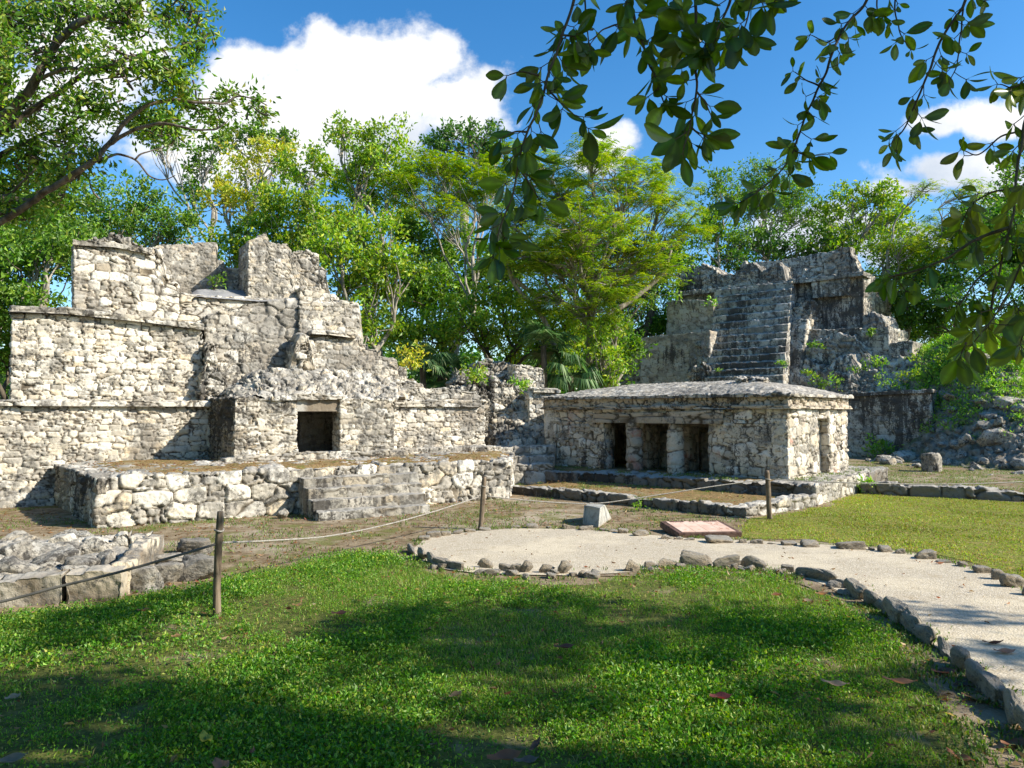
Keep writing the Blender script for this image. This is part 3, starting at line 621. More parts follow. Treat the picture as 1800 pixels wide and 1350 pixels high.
nb1 = t.noise(P, .7, 6, .6, .3); nb2 = t.noise(P, 5.5, 7, .65); nf = t.noise(P, 45, 4, .7); nm = t.noise(t.vmath('ADD', P, (4, 9, 2)), 1.6, 6, .65)
c = t.mix(t.rng(nb2, .35, .65), (.16, .11, .06), (.33, .26, .17))
c = t.mix(t.rng(nb1, .5, .66, 0, .75), c, (.46, .39, .29))
c = t.mix(t.math('MULTIPLY', t.rng(nm, .50, .64), .85), c, (.15, .16, .045))
c = t.mix(t.rng(nf, .56, .72, 0, .8), c, (.42, .29, .13))
c = t.mix(t.rng(nf, .42, .3, 0, .7), c, (.05, .035, .02))
finish(mG, t, c, .95, t.math('ADD', nf, nb2), .1, .8, .02)
ground = mesh_obj('ground', *(lambda xs, ys: (np.stack([np.repeat(xs, len(ys)), np.tile(ys, len(xs)), np.zeros(len(xs) * len(ys))], -1), [gridF(len(xs), len(ys))[:, ::-1]]))(
    np.r_[-900, -200, -60, np.linspace(-25, 25, 26), 60, 200, 900], np.r_[-200, -40, np.linspace(-10, 45, 30), 80, 200, 1500]), mG)
ground['kind'] = 'structure'
if ground.data.polygons[0].normal.z < 0: ground.data.flip_normals()

mT, t = material('lawn_thatch')
P = t.n('ShaderNodeTexCoord').outputs['Object']
a1, a2, a3 = t.noise(P, 1.3, 6, .6), t.noise(P, 14, 6, .7), t.noise(P, 60, 3, .6)
c = t.mix(t.rng(a2, .35, .65), (.06, .075, .018), (.15, .16, .04))
c = t.mix(t.rng(a1, .55, .68, 0, .85), c, (.34, .27, .17)); c = t.mix(t.rng(a3, .58, .72, 0, .6), c, (.30, .25, .11))
finish(mT, t, c, .95, a2, .1, .9, .03)
mL, t = material('clipped_lawn')
P = t.n('ShaderNodeTexCoord').outputs['Object']
a1, a2, a3 = t.noise(P, .9, 6, .6), t.noise(P, 22, 6, .75), t.noise(P, 7, 5, .6)
c = t.mix(t.rng(a2, .38, .64), (.10, .11, .02), (.30, .33, .06)); c = t.mix(t.rng(a3, .48, .64, 0, .7), c, (.32, .23, .09))
c = t.mix(t.rng(a1, .6, .72, 0, .4), c, (.28, .24, .11))
finish(mL, t, c, .95, a2, .1, .9, .03)
mP, t = material('pale_gravel')
P = t.n('ShaderNodeTexCoord').outputs['Object']
a1, a2, a3, a4 = t.noise(P, .9, 5, .6), t.noise(P, 55, 4, .7), t.noise(P, 6, 6, .7), t.noise(P, 130, 2, .6)
vo = t.n('ShaderNodeTexVoronoi', None, Vector=P, Scale=75.0)
c = t.mix(t.rng(a2, .35, .66), (.38, .32, .23), (.54, .47, .36)); c = t.mix(t.rng(a1, .44, .62, 0, .7), c, (.62, .53, .38)); c = t.mix(t.rng(a3, .50, .66, 0, .75), c, (.40, .325, .22))
c = t.mix(t.rng(t.n('ShaderNodeSeparateColor', None, i0=vo.outputs['Color']).outputs[0], .72, .9, 0, .6), c, (.70, .62, .5)); c = t.mix(t.rng(a4, .36, .28, 0, .4), c, (.28, .23, .165))
finish(mP, t, c, .95, t.math('ADD', t.math('MULTIPLY', vo.outputs['Distance'], -1.2), a2), .15, .5, .008)

near_px = [(730, 978), (742, 990), (775, 1001), (830, 1008), (900, 1012), (1000, 1014), (1080, 1010), (1150, 1002), (1240, 997), (1340, 1004), (1430, 1022), (1500, 1050), (1560, 1084), (1620, 1124), (1680, 1166), (1740, 1216), (1800, 1270), (1880, 1350), (1980, 1480), (2100, 1700)]
far_px = [(728, 966), (745, 950), (775, 942), (830, 935), (900, 930), (1000, 931), (1100, 938), (1200, 947), (1300, 951), (1420, 957), (1540, 965), (1640, 980), (1720, 1002), (1800, 1032), (1900, 1080), (2050, 1170), (2300, 1330)]
near_w = np.array([gnd(*p) for p in near_px]); far_w = np.array([gnd(*p) for p in far_px])
path_poly = dens(np.concatenate([near_w, far_w[::-1]]), .12, .03, 3)
sheet('path', path_poly, .012, mP)
ln_px = [(-260, 1110), (0, 1082), (110, 1072), (220, 1062), (330, 1046), (400, 1024), (470, 1005), (560, 986), (640, 978), (700, 986), (760, 1010), (860, 1024), (960, 1030), (1060, 1028), (1130, 1014), (1240, 1006), (1350, 1014), (1420, 1032), (1470, 1056), (1520, 1096), (1580, 1150), (1640, 1214), (1690, 1290), (1740, 1400), (1800, 1600)]
lawn_w = np.concatenate([[gnd(*p) for p in ln_px], [(2.2, .6), (2.0, -3.0), (-6.0, -3.0), (-7.0, 3.0)]])
lawn_poly = dens(lawn_w, .1, .17, 5)
sheet('lawn', lawn_poly, .005, mT)
lr_px = [(1306, 946), (1318, 914), (1440, 893), (1508, 869), (1640, 874), (1800, 884), (2200, 905), (2300, 1200), (2050, 1140), (1900, 1062), (1800, 1022), (1720, 994), (1640, 974), (1540, 959), (1420, 951)]
lawn2_poly = dens(np.array([gnd(*p) for p in lr_px]), .12, .14, 6)
sheet('lawn', lawn2_poly, .005, mL)
# bare earth strip outside the path's near stones
mD, t = material('bare_earth')
P = t.n('ShaderNodeTexCoord').outputs['Object']
a1, a2 = t.noise(P, 3, 6, .65), t.noise(P, 50, 4, .7)
c = t.mix(t.rng(a1, .4, .62), (.30, .235, .16), (.16, .115, .07)); c = t.mix(t.rng(a2, .55, .7, 0, .6), c, (.45, .38, .28))
finish(mD, t, c, .95, a2, .1, .8, .015)
strip = np.concatenate([near_w[5:], [(2.2, .6)], lawn_w[::-1][4:15]])
sheet('ground_strip', dens(strip, .1, .03, 8), .009, mD)

# terrace floors: moss and dry turf
mM, t = material('moss_turf')
P = t.n('ShaderNodeTexCoord').outputs['Object']
a1, a2, a3 = t.noise(P, 1.1, 6, .62), t.noise(P, 30, 5, .75), t.noise(P, 4.5, 6, .65)
c = t.mix(t.rng(a2, .36, .64), (.14, .09, .035), (.36, .25, .12)); c = t.mix(t.rng(a3, .5, .64, 0, .8), c, (.12, .14, .03)); c = t.mix(t.rng(a1, .56, .7, 0, .7), c, (.40, .34, .25))
c = t.mix(t.rng(a2, .62, .74, 0, .8), c, (.45, .30, .12))
finish(mM, t, c, .95, a2, .1, .9, .02)
def floor(name, c00, c10, c11, c01, z, seed, parent, amp=.03, n=(90, 50), edge=.05):
    s = np.linspace(0, 1, n[0])[:, None, None]; q = np.linspace(0, 1, n[1])[None, :, None]
    P2 = (np.asarray(c00) * (1 - s) + np.asarray(c10) * s) * (1 - q) + (np.asarray(c01) * (1 - s) + np.asarray(c11) * s) * q
    P2 = P2.reshape(-1, 2); e = np.minimum(np.minimum(s, 1 - s), np.minimum(q, 1 - q) + 0 * s)[..., 0].ravel()
    c3 = np.c_[P2, np.zeros(len(P2))]
    zz = z + fbm(c3 * 1.2, seed, 3) * 2 * amp + fbm(c3 * 9, seed + 1, 3) * amp - .06 * np.clip(1 - e / edge, 0, 1)
    return mesh_obj(name, np.c_[P2, zz], [gridF(*n)[:, ::-1]], mM, parent)
mb = -nA * .22
o = floor('moss_floor', cf0 + mb + dA * .18, cf1 + mb - dA * .15, cb1 + nA * .05, cb0 + nA * .02 + dA * .2, ZP + .025, 11, plat, .03, (150, 70))
tI = lambda p, a, b: np.asarray(p) + dT * a + nT * b
o = floor('moss_floor', tI(T2L, .3, .3), tI(T2R, -.3, .28), tI(T2BR, -.5, -.5), tI(T2BL, .3, -.3), .335, 12, ter, .02)
o = floor('moss_floor', T1L + nL * .2, T1R + nL * .2 - dL * .15, T1sr - dL * .2 + sL * .3, T1L + nL * 2.4, .12, 13, low, .02)

# ------------------------------------------------------------------ leaf / blade builders
mLeaf, t = material('leaf')
at = t.n('ShaderNodeAttribute', dict(attribute_name='tint'))
d1 = t.n('ShaderNodeBsdfDiffuse', None, Color=at.outputs['Color'])
tc_ = t.n('ShaderNodeHueSaturation', None, Saturation=1.15, Value=1.25, Color=at.outputs['Color'], Hue=.5)
d2 = t.n('ShaderNodeBsdfTranslucent', None, Color=tc_)
d3 = t.n('ShaderNodeBsdfGlossy', None, Color=(.9, .95, .8, 1), Roughness=.5)
mx = t.n('ShaderNodeMixShader', None, i0=.45, i1=d1, i2=d2)
mx2 = t.n('ShaderNodeMixShader', None, i0=.035, i1=mx, i2=d3)
t.n('ShaderNodeOutputMaterial', None, Surface=mx2)

def frames(n, rg, up=0.6, spread=1.0):
    """random leaf axes: d along the leaf, s across it"""
    d = rg.normal(size=(n, 3)) * spread; d[:, 2] += up; d /= np.linalg.norm(d, axis=1, keepdims=True)
    s = np.cross(d, rg.normal(size=(n, 3))); s /= np.linalg.norm(s, axis=1, keepdims=True) + 1e-9
    return d, s
def leaf_quads(P, d, s, L, W, rg, fold=0.25):
    """one kite per leaf (4 verts), slightly cupped"""
    n = len(P); L = np.broadcast_to(L, n)[:, None]; W = np.broadcast_to(W, n)[:, None]; nn = np.cross(d, s)
    base = P; tip = P + d * L - nn * L * fold * .4
    a = P + d * L * .45 + s * W * .5 + nn * W * fold; b = P + d * L * .45 - s * W * .5 + nn * W * fold
    V = np.stack([base, a, tip, b], 1).reshape(-1, 3)
    F = np.arange(n * 4).reshape(n, 4); return V, F
def blades(P, H, W, lean, rg):
    """grass blades: 5 verts (quad + tip)"""
    n = len(P); a = rg.uniform(0, 2 * np.pi, n); dx_ = np.c_[np.cos(a), np.sin(a), np.zeros(n)]; a2 = a + np.pi / 2 + rg.normal(0, .5, n)
    l = np.c_[np.cos(a2), np.sin(a2), np.zeros(n)] * (lean * rg.uniform(.2, 1.3, n))[:, None]
    H = H[:, None]; W = W[:, None]; up = np.array([0, 0, 1.0])
    m = P + up * H * .6 + l * H * .35; tip = P + up * H * (1 - .25 * lean) + l * H
    V = np.stack([P - dx_ * W * .5, P + dx_ * W * .5, m + dx_ * W * .45, m - dx_ * W * .45, tip], 1).reshape(-1, 3)
    i = np.arange(n)[:, None] * 5
    return V, [i + np.array([[0, 1, 2, 3]]), i + np.array([[3, 2, 4]])]
def tints(n, cols, rg, jit=.18, reps=4):
    """per-leaf base colour picked from a palette"""
    cols = np.asarray(cols, float); k = rg.integers(0, len(cols), n); c = cols[k] * (1 + rg.normal(0, jit, (n, 1))) * (1 + rg.normal(0, jit * .4, (n, 3)))
    c = np.clip(c, .005, .8); return np.repeat(np.c_[c, np.ones(n)], reps, 0)
def scatter(poly, n, rg):
    lo, hi = poly.min(0), poly.max(0); P = rg.uniform(lo, hi, (int(n), 2)); return P[inpoly(P, poly)]

# near lawn: grass blades and broad leaved weeds
rg = np.random.default_rng(21)
def cam_keep(P, marg=1.25):
    return (P[:, 1] > 2.4) & (np.abs(P[:, 0]) < .70 * P[:, 1] * marg + .8)
area = lambda p: .5 * abs(np.dot(p[:, 0], np.roll(p[:, 1], 1)) - np.dot(p[:, 1], np.roll(p[:, 0], 1)))
lo, hi = lawn_poly.min(0), lawn_poly.max(0); bbA = np.prod(hi - lo)
def lawn_pts(dn, seed):
    P = scatter(lawn_poly, dn * bbA, np.random.default_rng(seed)); P = P[cam_keep(P)]
    P = P + np.random.default_rng(seed + 9).normal(0, .085, P.shape)
    c3 = np.c_[P, np.zeros(len(P))]; bare = fbm(c3 * .9, 31, 4) + .5 * fbm(c3 * 4, 32, 3)
    r = np.random.default_rng(seed + 1).uniform(0, 1, len(P)); edge = 1.0
    k = r < np.clip(1.15 - np.clip((bare - .04) / .12, 0, 1) * 1.0, .05, 1) * np.clip(6.2 / np.maximum(P[:, 1], 4.5), .5, 1)
    return P[k]
P2 = lawn_pts(4600, 41); n = len(P2); c3 = np.c_[P2, np.zeros(n)]
Hn = np.clip(.032 + fbm(c3 * 1.6, 33, 3) * .05, .014, .09) * rg.uniform(.6, 1.5, n)
V1, F1_ = blades(c3, Hn, rg.uniform(.003, .006, n), .8, rg)
GR = [(.16, .33, .03), (.23, .40, .035), (.12, .26, .025), (.32, .45, .05), (.44, .42, .12), (.38, .32, .13), (.20, .36, .03)]
A1 = tints(n, GR, rg, .2, 5)
Q2 = lawn_pts(1650, 51); nq = len(Q2); k = 6
big = np.clip(.85 + fbm(np.c_[Q2, np.zeros(nq)] * 1.1, 37, 3) * 2.4 + rg.normal(0, .2, nq), .4, 1.45)
R = np.repeat(np.c_[Q2, np.zeros(nq)], k, 0); m_ = len(R); bg_ = np.repeat(big, k)
off = rg.normal(0, .018, (m_, 3)) * bg_[:, None]; hh = rg.uniform(.006, .05, m_) * bg_; R = R + off; R[:, 2] = hh
d_, s_ = frames(m_, rg, .35, .7); Lw = rg.uniform(.011, .024, m_) * bg_
V2, F2_ = leaf_quads(R, d_, s_, Lw, Lw * rg.uniform(.45, .75, m_), rg)
WD = [(.11, .27, .024), (.16, .35, .028), (.075, .19, .02), (.25, .44, .038), (.12, .27, .028), (.36, .46, .06)]
A2 = tints(m_, WD, rg, .2, 4)
V, F, A = cat([(V1, F1_, A1), (V2, F2_, A2)])
tag(mesh_obj('grass', V, F, mLeaf, attrs={'tint': A}, smooth=False), 'short weedy green grass covering the shaded foreground lawn', 'grass', kind='stuff')
# right lawn: fine clipped grass
rg = np.random.default_rng(22)
P3 = scatter(lawn2_poly, 1500 * np.prod(lawn2_poly.max(0) - lawn2_poly.min(0)), rg); P3 = P3[np.abs(P3[:, 0]) < .85 * P3[:, 1] + 1] ; P3 = P3 + rg.normal(0, .07, P3.shape); n = len(P3)
V1, F1_ = blades(np.c_[P3, np.zeros(n)], np.clip(.024 + fbm(np.c_[P3, np.zeros(n)] * 3.5, 63, 3) * .05, .008, .06) * rg.uniform(.6, 1.4, n), rg.uniform(.006, .011, n), .9, rg)
pt = fbm(np.c_[P3, np.zeros(n)] * .8, 61, 4)
A1 = tints(n, [(.28, .39, .045), (.36, .43, .055), (.21, .33, .04), (.40, .34, .09), (.33, .24, .08)], rg, .2, 5); A1[:, :3] *= np.repeat(1 + pt * .9, 5)[:, None]
tag(mesh_obj('grass', V1, F1_, mLeaf, attrs={'tint': A1}, smooth=False), 'sunlit yellow green clipped lawn to the right of the temple', 'grass', kind='stuff')
# sparse turf tufts + litter over the brown court and terraces
rg = np.random.default_rng(23)
court = np.array([gnd(*p) for p in [(-200, 1090), (0, 1070), (380, 1030), (640, 976), (720, 980), (740, 945), (900, 928), (1150, 935), (1320, 915), (1300, 900), (890, 862), (700, 890), (170, 925), (60, 890), (-300, 900)]])
back_r = np.array([gnd(*p) for p in [(1500, 866), (1440, 860), (1480, 815), (1650, 800), (2100, 815), (2100, 890), (1800, 876), (1640, 868)]])
def patchy(poly, n, thr, seed, z=0.0):
    P = scatter(poly, n, np.random.default_rng(seed)); c = np.c_[P, np.zeros(len(P))]
    v = fbm(c * 1.3, 71, 4) + .5 * fbm(c * 5, 72, 3); return np.c_[P, np.full(len(P), z)][v > thr]
Ps = [patchy(court, 60000, .05, 1), patchy(back_r, 90000, -.05, 2, .0), patchy(np.array([T1L, T1R, T1sr, T1L + nL * 2.4]), 30000, .08, 3, .12), patchy(np.array([T2L, T2R, T2BR, T2BL]), 50000, .06, 4, .34)]
for ln, sg, n_ in ((near_w[:14], .16, 5200), (far_w[:15], .10, 2200), (near_w[5:], .22, 2200), (lawn_w[17:26], .30, 5200)):
    f = rg.uniform(0, len(ln) - 1.001, n_); i_ = f.astype(int); q_ = ln[i_] + (ln[i_ + 1] - ln[i_]) * (f - i_)[:, None]; q_ = q_ + rg.normal(0, sg * .5, q_.shape) + np.array([-.02, -.05 if n_ != 2200 else .06]) * (ln is not None)
    kq = fbm(np.c_[q_ * 3, q_[:, 0] * 0], 77, 3) > -.02; Ps.append(np.c_[q_, np.full(len(q_), .01)][kq])
Pg = np.concatenate(Ps); n = len(Pg)
V1, F1_ = blades(Pg, rg.uniform(.015, .05, n), rg.uniform(.006, .012, n), .9, rg); A1 = tints(n, [(.13, .23, .04), (.18, .26, .05), (.10, .18, .03), (.24, .24, .08)], rg, .2, 5)
tag(mesh_obj('grass', V1, F1_, mLeaf, attrs={'tint': A1}, smooth=False), 'sparse grass tufts over the brown court and terraces', 'grass', kind='stuff')
def litter(polys, seed):
    rg = np.random.default_rng(seed); Pl = []
    for p, n_, z in polys:
        q_ = scatter(p, n_, rg); Pl.append(np.c_[q_, np.full(len(q_), z)])
    Pl = np.concatenate(Pl)
    n = len(Pl); Pl[:, 2] += rg.uniform(.004, .016, n); d, s = frames(n, rg, 0, 1); d[:, 2] *= .25; d /= np.linalg.norm(d, axis=1, keepdims=True); s[:, 2] *= .25; s /= np.linalg.norm(s, axis=1, keepdims=True)
    L = rg.uniform(.02, .06, n); V, F = leaf_quads(Pl, d, s, L, L * rg.uniform(.35, .6, n), rg, .3)
    return V, F, tints(n, [(.26, .13, .05), (.34, .20, .09), (.18, .09, .04), (.42, .28, .12), (.30, .12, .06)], rg, .25, 4)
stripw = np.array(strip)
platq = np.array([cf0 + mb + dA * .2, cf1 + mb, cb1, cb0])
V, F, A = litter([(court, 9000, .0), (platq, 3500, ZP + .03), (np.array([T1L, T1R, T1sr, T1L + nL * 2.4]), 1500, .13), (stripw, 2600, .012), (lawn_poly, 2600, .03), (back_r, 2500, 0), (path_poly, 260, .014)], 5)
tag(mesh_obj('leaf_litter', V, F, mLeaf, attrs={'tint': A}, smooth=False), 'small dry brown leaf litter strewn over the court and lawn', 'leaf litter', kind='stuff')

# ================================================================== ROCKS
import bmesh
def ico(sub=4):
    bm = bmesh.new(); bmesh.ops.create_icosphere(bm, subdivisions=sub, radius=1.0)
    V = np.array([v.co[:] for v in bm.verts]); F = np.array([[v.index for v in f.verts] for f in bm.faces]); bm.free(); return V, F
IV, IF = ico(4)
def rock_mesh(name, seed, planes=15, flat=.0, mat=None, rough=.06):
    rg = np.random.default_rng(seed); d = rg.normal(size=(planes, 3)); d /= np.linalg.norm(d, axis=1, keepdims=True); k = rg.uniform(.62, .95, planes)
    r = np.ones(len(IV)) * 1.15
    for n_, c in zip(d, k):
        dt = IV @ n_; r = np.minimum(r, np.where(dt > .05, c / np.maximum(dt, .05), 9))
    if flat:                                             # squared block
        for ax in range(3):
            for sg in (1, -1):
                dt = IV[:, ax] * sg; r = np.minimum(r, np.where(dt > .05, (.72 + .04 * rg.normal()) / np.maximum(dt, .05), 9))
    V = IV * r[:, None]; N = IV
    V = V + N * (fbm(V * 1.6, seed, 3) * .22 + (np.abs(fbm(V * 3.0, seed + 1, 4)) - .1) * rough * 6 + fbm(V * 7, seed + 2, 4) * rough * 2.4)[:, None]
    A = np.tile([rg.uniform(.1, 1), 1, rg.uniform(), 1], (len(V), 1)); A[:, 0] = np.clip(A[:, 0] + fbm(V * 1.5, seed + 5, 2) * .5, 0, 1)
    V = V / np.abs(V).max(0)
    o = mesh_obj(name, V, [IF], mat or M_ROCK, attrs={'stone': A}); me = o.data; bpy.data.objects.remove(o); return me
ROCKS = [rock_mesh('rough_rock', 300 + i, 14 + i % 5) for i in range(9)]
M_BLOCK2 = stone_mat('squared_limestone', .72, .12, .85, .55, .4, .5, specks=.8, fs=.2, bd=.10)
BLOCKS = [rock_mesh('rough_block', 330 + i, 6, flat=1, rough=.045, mat=M_BLOCK2) for i in range(5)]
M_EDGE = stone_mat('edging_limestone', .74, .5, .65, .36, .8, .7, fs=.2, bd=.10, joint=(.2, .17, .13))  # brown faces and pale tops: shade and sun put into the colour
EDGE = [rock_mesh('edging_rock', 350 + i, 9, flat=(i % 2), mat=M_EDGE, rough=.045) for i in range(8)]
def place(me, name, label, cat_, loc, sc, rz=0.0, group=None, tilt=(0, 0), parent=None):
    o = bpy.data.objects.new(name, me); COL.objects.link(o); o.location = tuple(float(x) for x in loc); o.scale = tuple(float(x) for x in sc); o.rotation_euler = (tilt[0], tilt[1], rz)
    if parent is not None: o.parent = parent; o.location = tuple(np.asarray(loc, float) - np.array(parent.location))
    else: tag(o, label, cat_, group)
    return o
rk = np.random.default_rng(99)
ORD = ['first', 'second', 'third', 'fourth', 'fifth', 'sixth', 'seventh', 'eighth', 'ninth', 'tenth', 'eleventh', 'twelfth', 'thirteenth', 'fourteenth', 'fifteenth', 'sixteenth', 'seventeenth', 'eighteenth', 'nineteenth', 'twentieth']
ORD += ['twenty-' + o for o in ORD[:9]] + ['thirtieth'] + ['thirty-' + o for o in ORD[:9]] + ['fortieth']
near_st = [(722, 972, 28, 16), (740, 984, 28, 24), (757, 992, 26, 22), (776, 997, 30, 18), (800, 1002, 34, 16), (853, 1000, 30, 20), (863, 1012, 32, 13), (888, 1005, 22, 15), (906, 1007, 20, 17), (925, 1008, 24, 25), (960, 1009, 32, 19), (992, 1010, 30, 27), (1025, 1014, 20, 11), (1045, 1009, 14, 9),
           (1112, 1006, 30, 24), (1140, 1000, 24, 15), (1172, 999, 38, 20), (1222, 998, 62, 30), (1277, 1000, 52, 24), (1325, 1001, 42, 26), (1386, 1007, 22, 15), (1421, 1017, 36, 22), (1450, 1023, 26, 25), (1478, 1033, 22, 16), (1508, 1052, 26, 32), (1534, 1066, 28, 32), (1553, 1076, 26, 24), (1580, 1096, 38, 44),
           (1604, 1112, 34, 40), (1627, 1130, 32, 34), (1660, 1148, 34, 26), (1692, 1180, 40, 48), (1720, 1207, 40, 50), (1748, 1232, 40, 42), (1785, 1268, 56, 54), (1840, 1320, 66, 60)]
def shape_word(w_, h_):
    return 'tall upright' if h_ > w_ * .95 else ('long low' if w_ > h_ * 1.9 else 'chunky')
for i, (x, y, w_, h_) in enumerate(near_st):
    p = G(x, y); Y = p[1]; W_ = w_ * Y / FPX * .98; H_ = h_ * Y / FPX * .86
    lab = f"{shape_word(w_, h_)} border stone, {ORD[i]} from the left along the near path edge"
    nx = near_w[min(np.argmin(np.linalg.norm(near_w - p[:2], axis=1)) + 1, len(near_w) - 1)] - near_w[max(np.argmin(np.linalg.norm(near_w - p[:2], axis=1)) - 1, 0)]
    ang = math.atan2(nx[1], nx[0]) + rk.normal(0, .12); view = abs(math.cos(ang)) + .001
    lw = W_ * .5 / max(view, .45)
    place(EDGE[rk.integers(8)], 'border_stone', lab, 'border stone', (p[0], p[1] + .02, H_ * .42), (lw, max(.035, min(.075, H_ * .36)), H_ * .62), ang, 'stones edging the gravel path', (rk.normal(0, .12), rk.normal(0, .1)))
far_st = [(746, 951, 22, 10), (762, 946, 28, 13), (784, 943, 20, 10), (803, 940, 24, 9), (826, 937, 22, 8), (850, 934, 28, 8), (905, 929, 20, 6), (935, 928, 24, 8), (966, 930, 10, 5), (1000, 931, 26, 8), (1029, 933, 28, 9), (1062, 935, 18, 6), (1078, 937, 20, 7), (1096, 939, 20, 11), (1126, 943, 34, 13), (1172, 949, 24, 10), (1193, 950, 18, 7), (1212, 951, 20, 5), (1266, 955, 50, 13), (1306, 956, 14, 9), (1331, 957, 24, 9), (1357, 958, 18, 4), (1389, 960, 28, 9), (1425, 963, 34, 14), (1497, 966, 50, 15), (1533, 969, 14, 8), (1558, 972, 26, 14), (1584, 975, 18, 10), (1628, 984, 36, 17), (1661, 991, 24, 6), (1693, 998, 22, 12), (1728, 1009, 30, 15), (1755, 1021, 28, 23), (1783, 1034, 38, 27), (1816, 1050, 36, 24)]
for i, (x, y, w_, h_) in enumerate(far_st):
    p = G(x, y); Y = p[1]; W_ = w_ * Y / FPX * .98; H_ = h_ * Y / FPX * .86
    lab = f"{'flat' if h_ < 7 else shape_word(w_, h_)} pale border stone, {ORD[i]} from the left along the far path edge"
    place(EDGE[rk.integers(8)], 'border_stone', lab, 'border stone', (p[0], p[1] + .03, H_ * .38), (W_ * .5, max(.05, min(.12, W_ * .32)), H_ * .66), rk.normal(-.15 if x > 1300 else .1, .15), 'stones edging the gravel path', (rk.normal(0, .1), rk.normal(0, .08)))

for i in range(46):
    f = rk.uniform(.3, len(near_w) - 4.2); i_ = int(f); q_ = near_w[i_] + (near_w[i_ + 1] - near_w[i_]) * (f - i_) + rk.normal(0, .05, 2); s_ = rk.uniform(.022, .055)
    place(EDGE[rk.integers(8)], 'stone_chip', 'small half buried chip of stone between the bigger border stones of the near path edge', 'stone chip', (q_[0], q_[1], .012), (s_ * rk.uniform(1, 1.7), s_, s_ * .8), rk.uniform(0, 6.3), 'stone chips along the near path edge', (rk.normal(0, .3), rk.normal(0, .3)))
# ------------------------------------------------------------------ low foundation in the left foreground
f0, f1 = G(-330, 1092)[:2], G(217, 1056)[:2]; fd = unit(f1 - f0); fn = back(fd); FN = (f1, fd)
fnd = thing('foundation_ruin', 'low rubble filled wall foundation of big blocks at the left front of the lawn', 'ruin', (f1[0], f1[1], 0))
BB = dict(size=(3, 3), depth=.02, rough=.014, wob=.03)
zf = float(PL(160, 1007, FN)[2])
for i, (xa, xb, ya, yb) in enumerate([(112, 215, 1006, 1002), (-8, 110, 1022, 1008), (-160, -10, 1032, 1024)]):
    obj('wall_block', wallpx(FN, [(xa, ya), (xb, yb)], -.05, .24, seed=201 + i, rag=.02, res=.015, stone=BB), M_BLOCK, fnd)
e1 = f1 + fn * 2.05
obj('end_wall', slab(f1 + fn * .24, e1, f1 + fn * .24 - fd * .13, e1 - fd * .13, [(0, zf), (1.0, zf + .05), (2.05, zf - .03)], -.05, seed=205, res=.02, rag=.04, stone=dict(BB, wob=.05)), M_ROCK, fnd)
obj('rear_wall', slab(e1 - fd * 3.2 - fn * .05, e1 - fd * .14 - fn * .05, e1 - fd * 3.2 + fn * .22, e1 - fd * .14 + fn * .22, [(0, .14), (2, .22), (3.1, .26)], -.05, seed=206, res=.02, rag=.06, stone=dict(BIG, depth=.06)), M_ROCK, fnd)
obj('rubble_fill', slab(f0 + fn * .24, f1 + fn * .24 - fd * .14, f0 + fn * 2.0, e1 - fd * .14 - fn * .06, .10, -.05, seed=207, res=.04, rag=.02, stone=dict(RUBBLE, depth=.06)), M_BLOCK, fnd)
fill = [(30, 1000, 90, 46), (100, 985, 70, 40), (150, 990, 62, 34), (190, 985, 44, 48), (70, 968, 84, 40), (120, 962, 64, 34), (165, 960, 60, 34), (20, 975, 76, 40), (60, 1010, 80, 26), (140, 1003, 60, 24), (40, 950, 70, 26), (-30, 985, 80, 46), (110, 945, 56, 22), (150, 940, 60, 24), (85, 992, 40, 24), (175, 1002, 40, 22), (0, 1012, 70, 26)]
for i, (x, y, w_, h_) in enumerate(fill):
    p = G(x, y, .16); s_ = p[1] / FPX
    place(ROCKS[rk.integers(9)], 'rubble_stone', 'angular pale rubble stone lying inside the low foundation at the left front', 'rubble stone', (p[0], p[1], .10 + h_ * s_ * .12), (w_ * s_ * .56, w_ * s_ * .5, h_ * s_ * .62), rk.uniform(0, 6.3), 'rubble filling the low foundation', (rk.normal(0, .3), rk.normal(0, .3)))
for nm, lb, x, y, w_, h_, me, rz in [
    ('stone_block', 'squared block beside the end wall of the low foundation, leftmost of its row', 245, 1042, 54, 44, BLOCKS[0], .05),
    ('stone_block', 'squared block between two others in the row right of the low foundation', 292, 1026, 46, 38, BLOCKS[1], .2),
    ('stone_block', 'large rounded block at the right end of the row beside the low foundation', 340, 1020, 62, 40, BLOCKS[2], .15),
    ('stone_block', 'flat pale block lying behind the row of blocks near the wooden post', 336, 975, 58, 26, BLOCKS[3], -.1),
    ('loose_stone', 'loose angular stone sitting alone on the dirt right of the low foundation', 253, 976, 44, 28, ROCKS[2], .5),
    ('stone_block', 'broken flat stone half buried between the loose stone and the block row', 285, 992, 70, 18, ROCKS[4], .3)]:
    p = G(x, y); s_ = p[1] / FPX
    place(me, nm, lb, 'stone', (p[0], p[1] + .08, h_ * s_ * .42), (w_ * s_ * .55, w_ * s_ * .42, h_ * s_ * .58), rz)
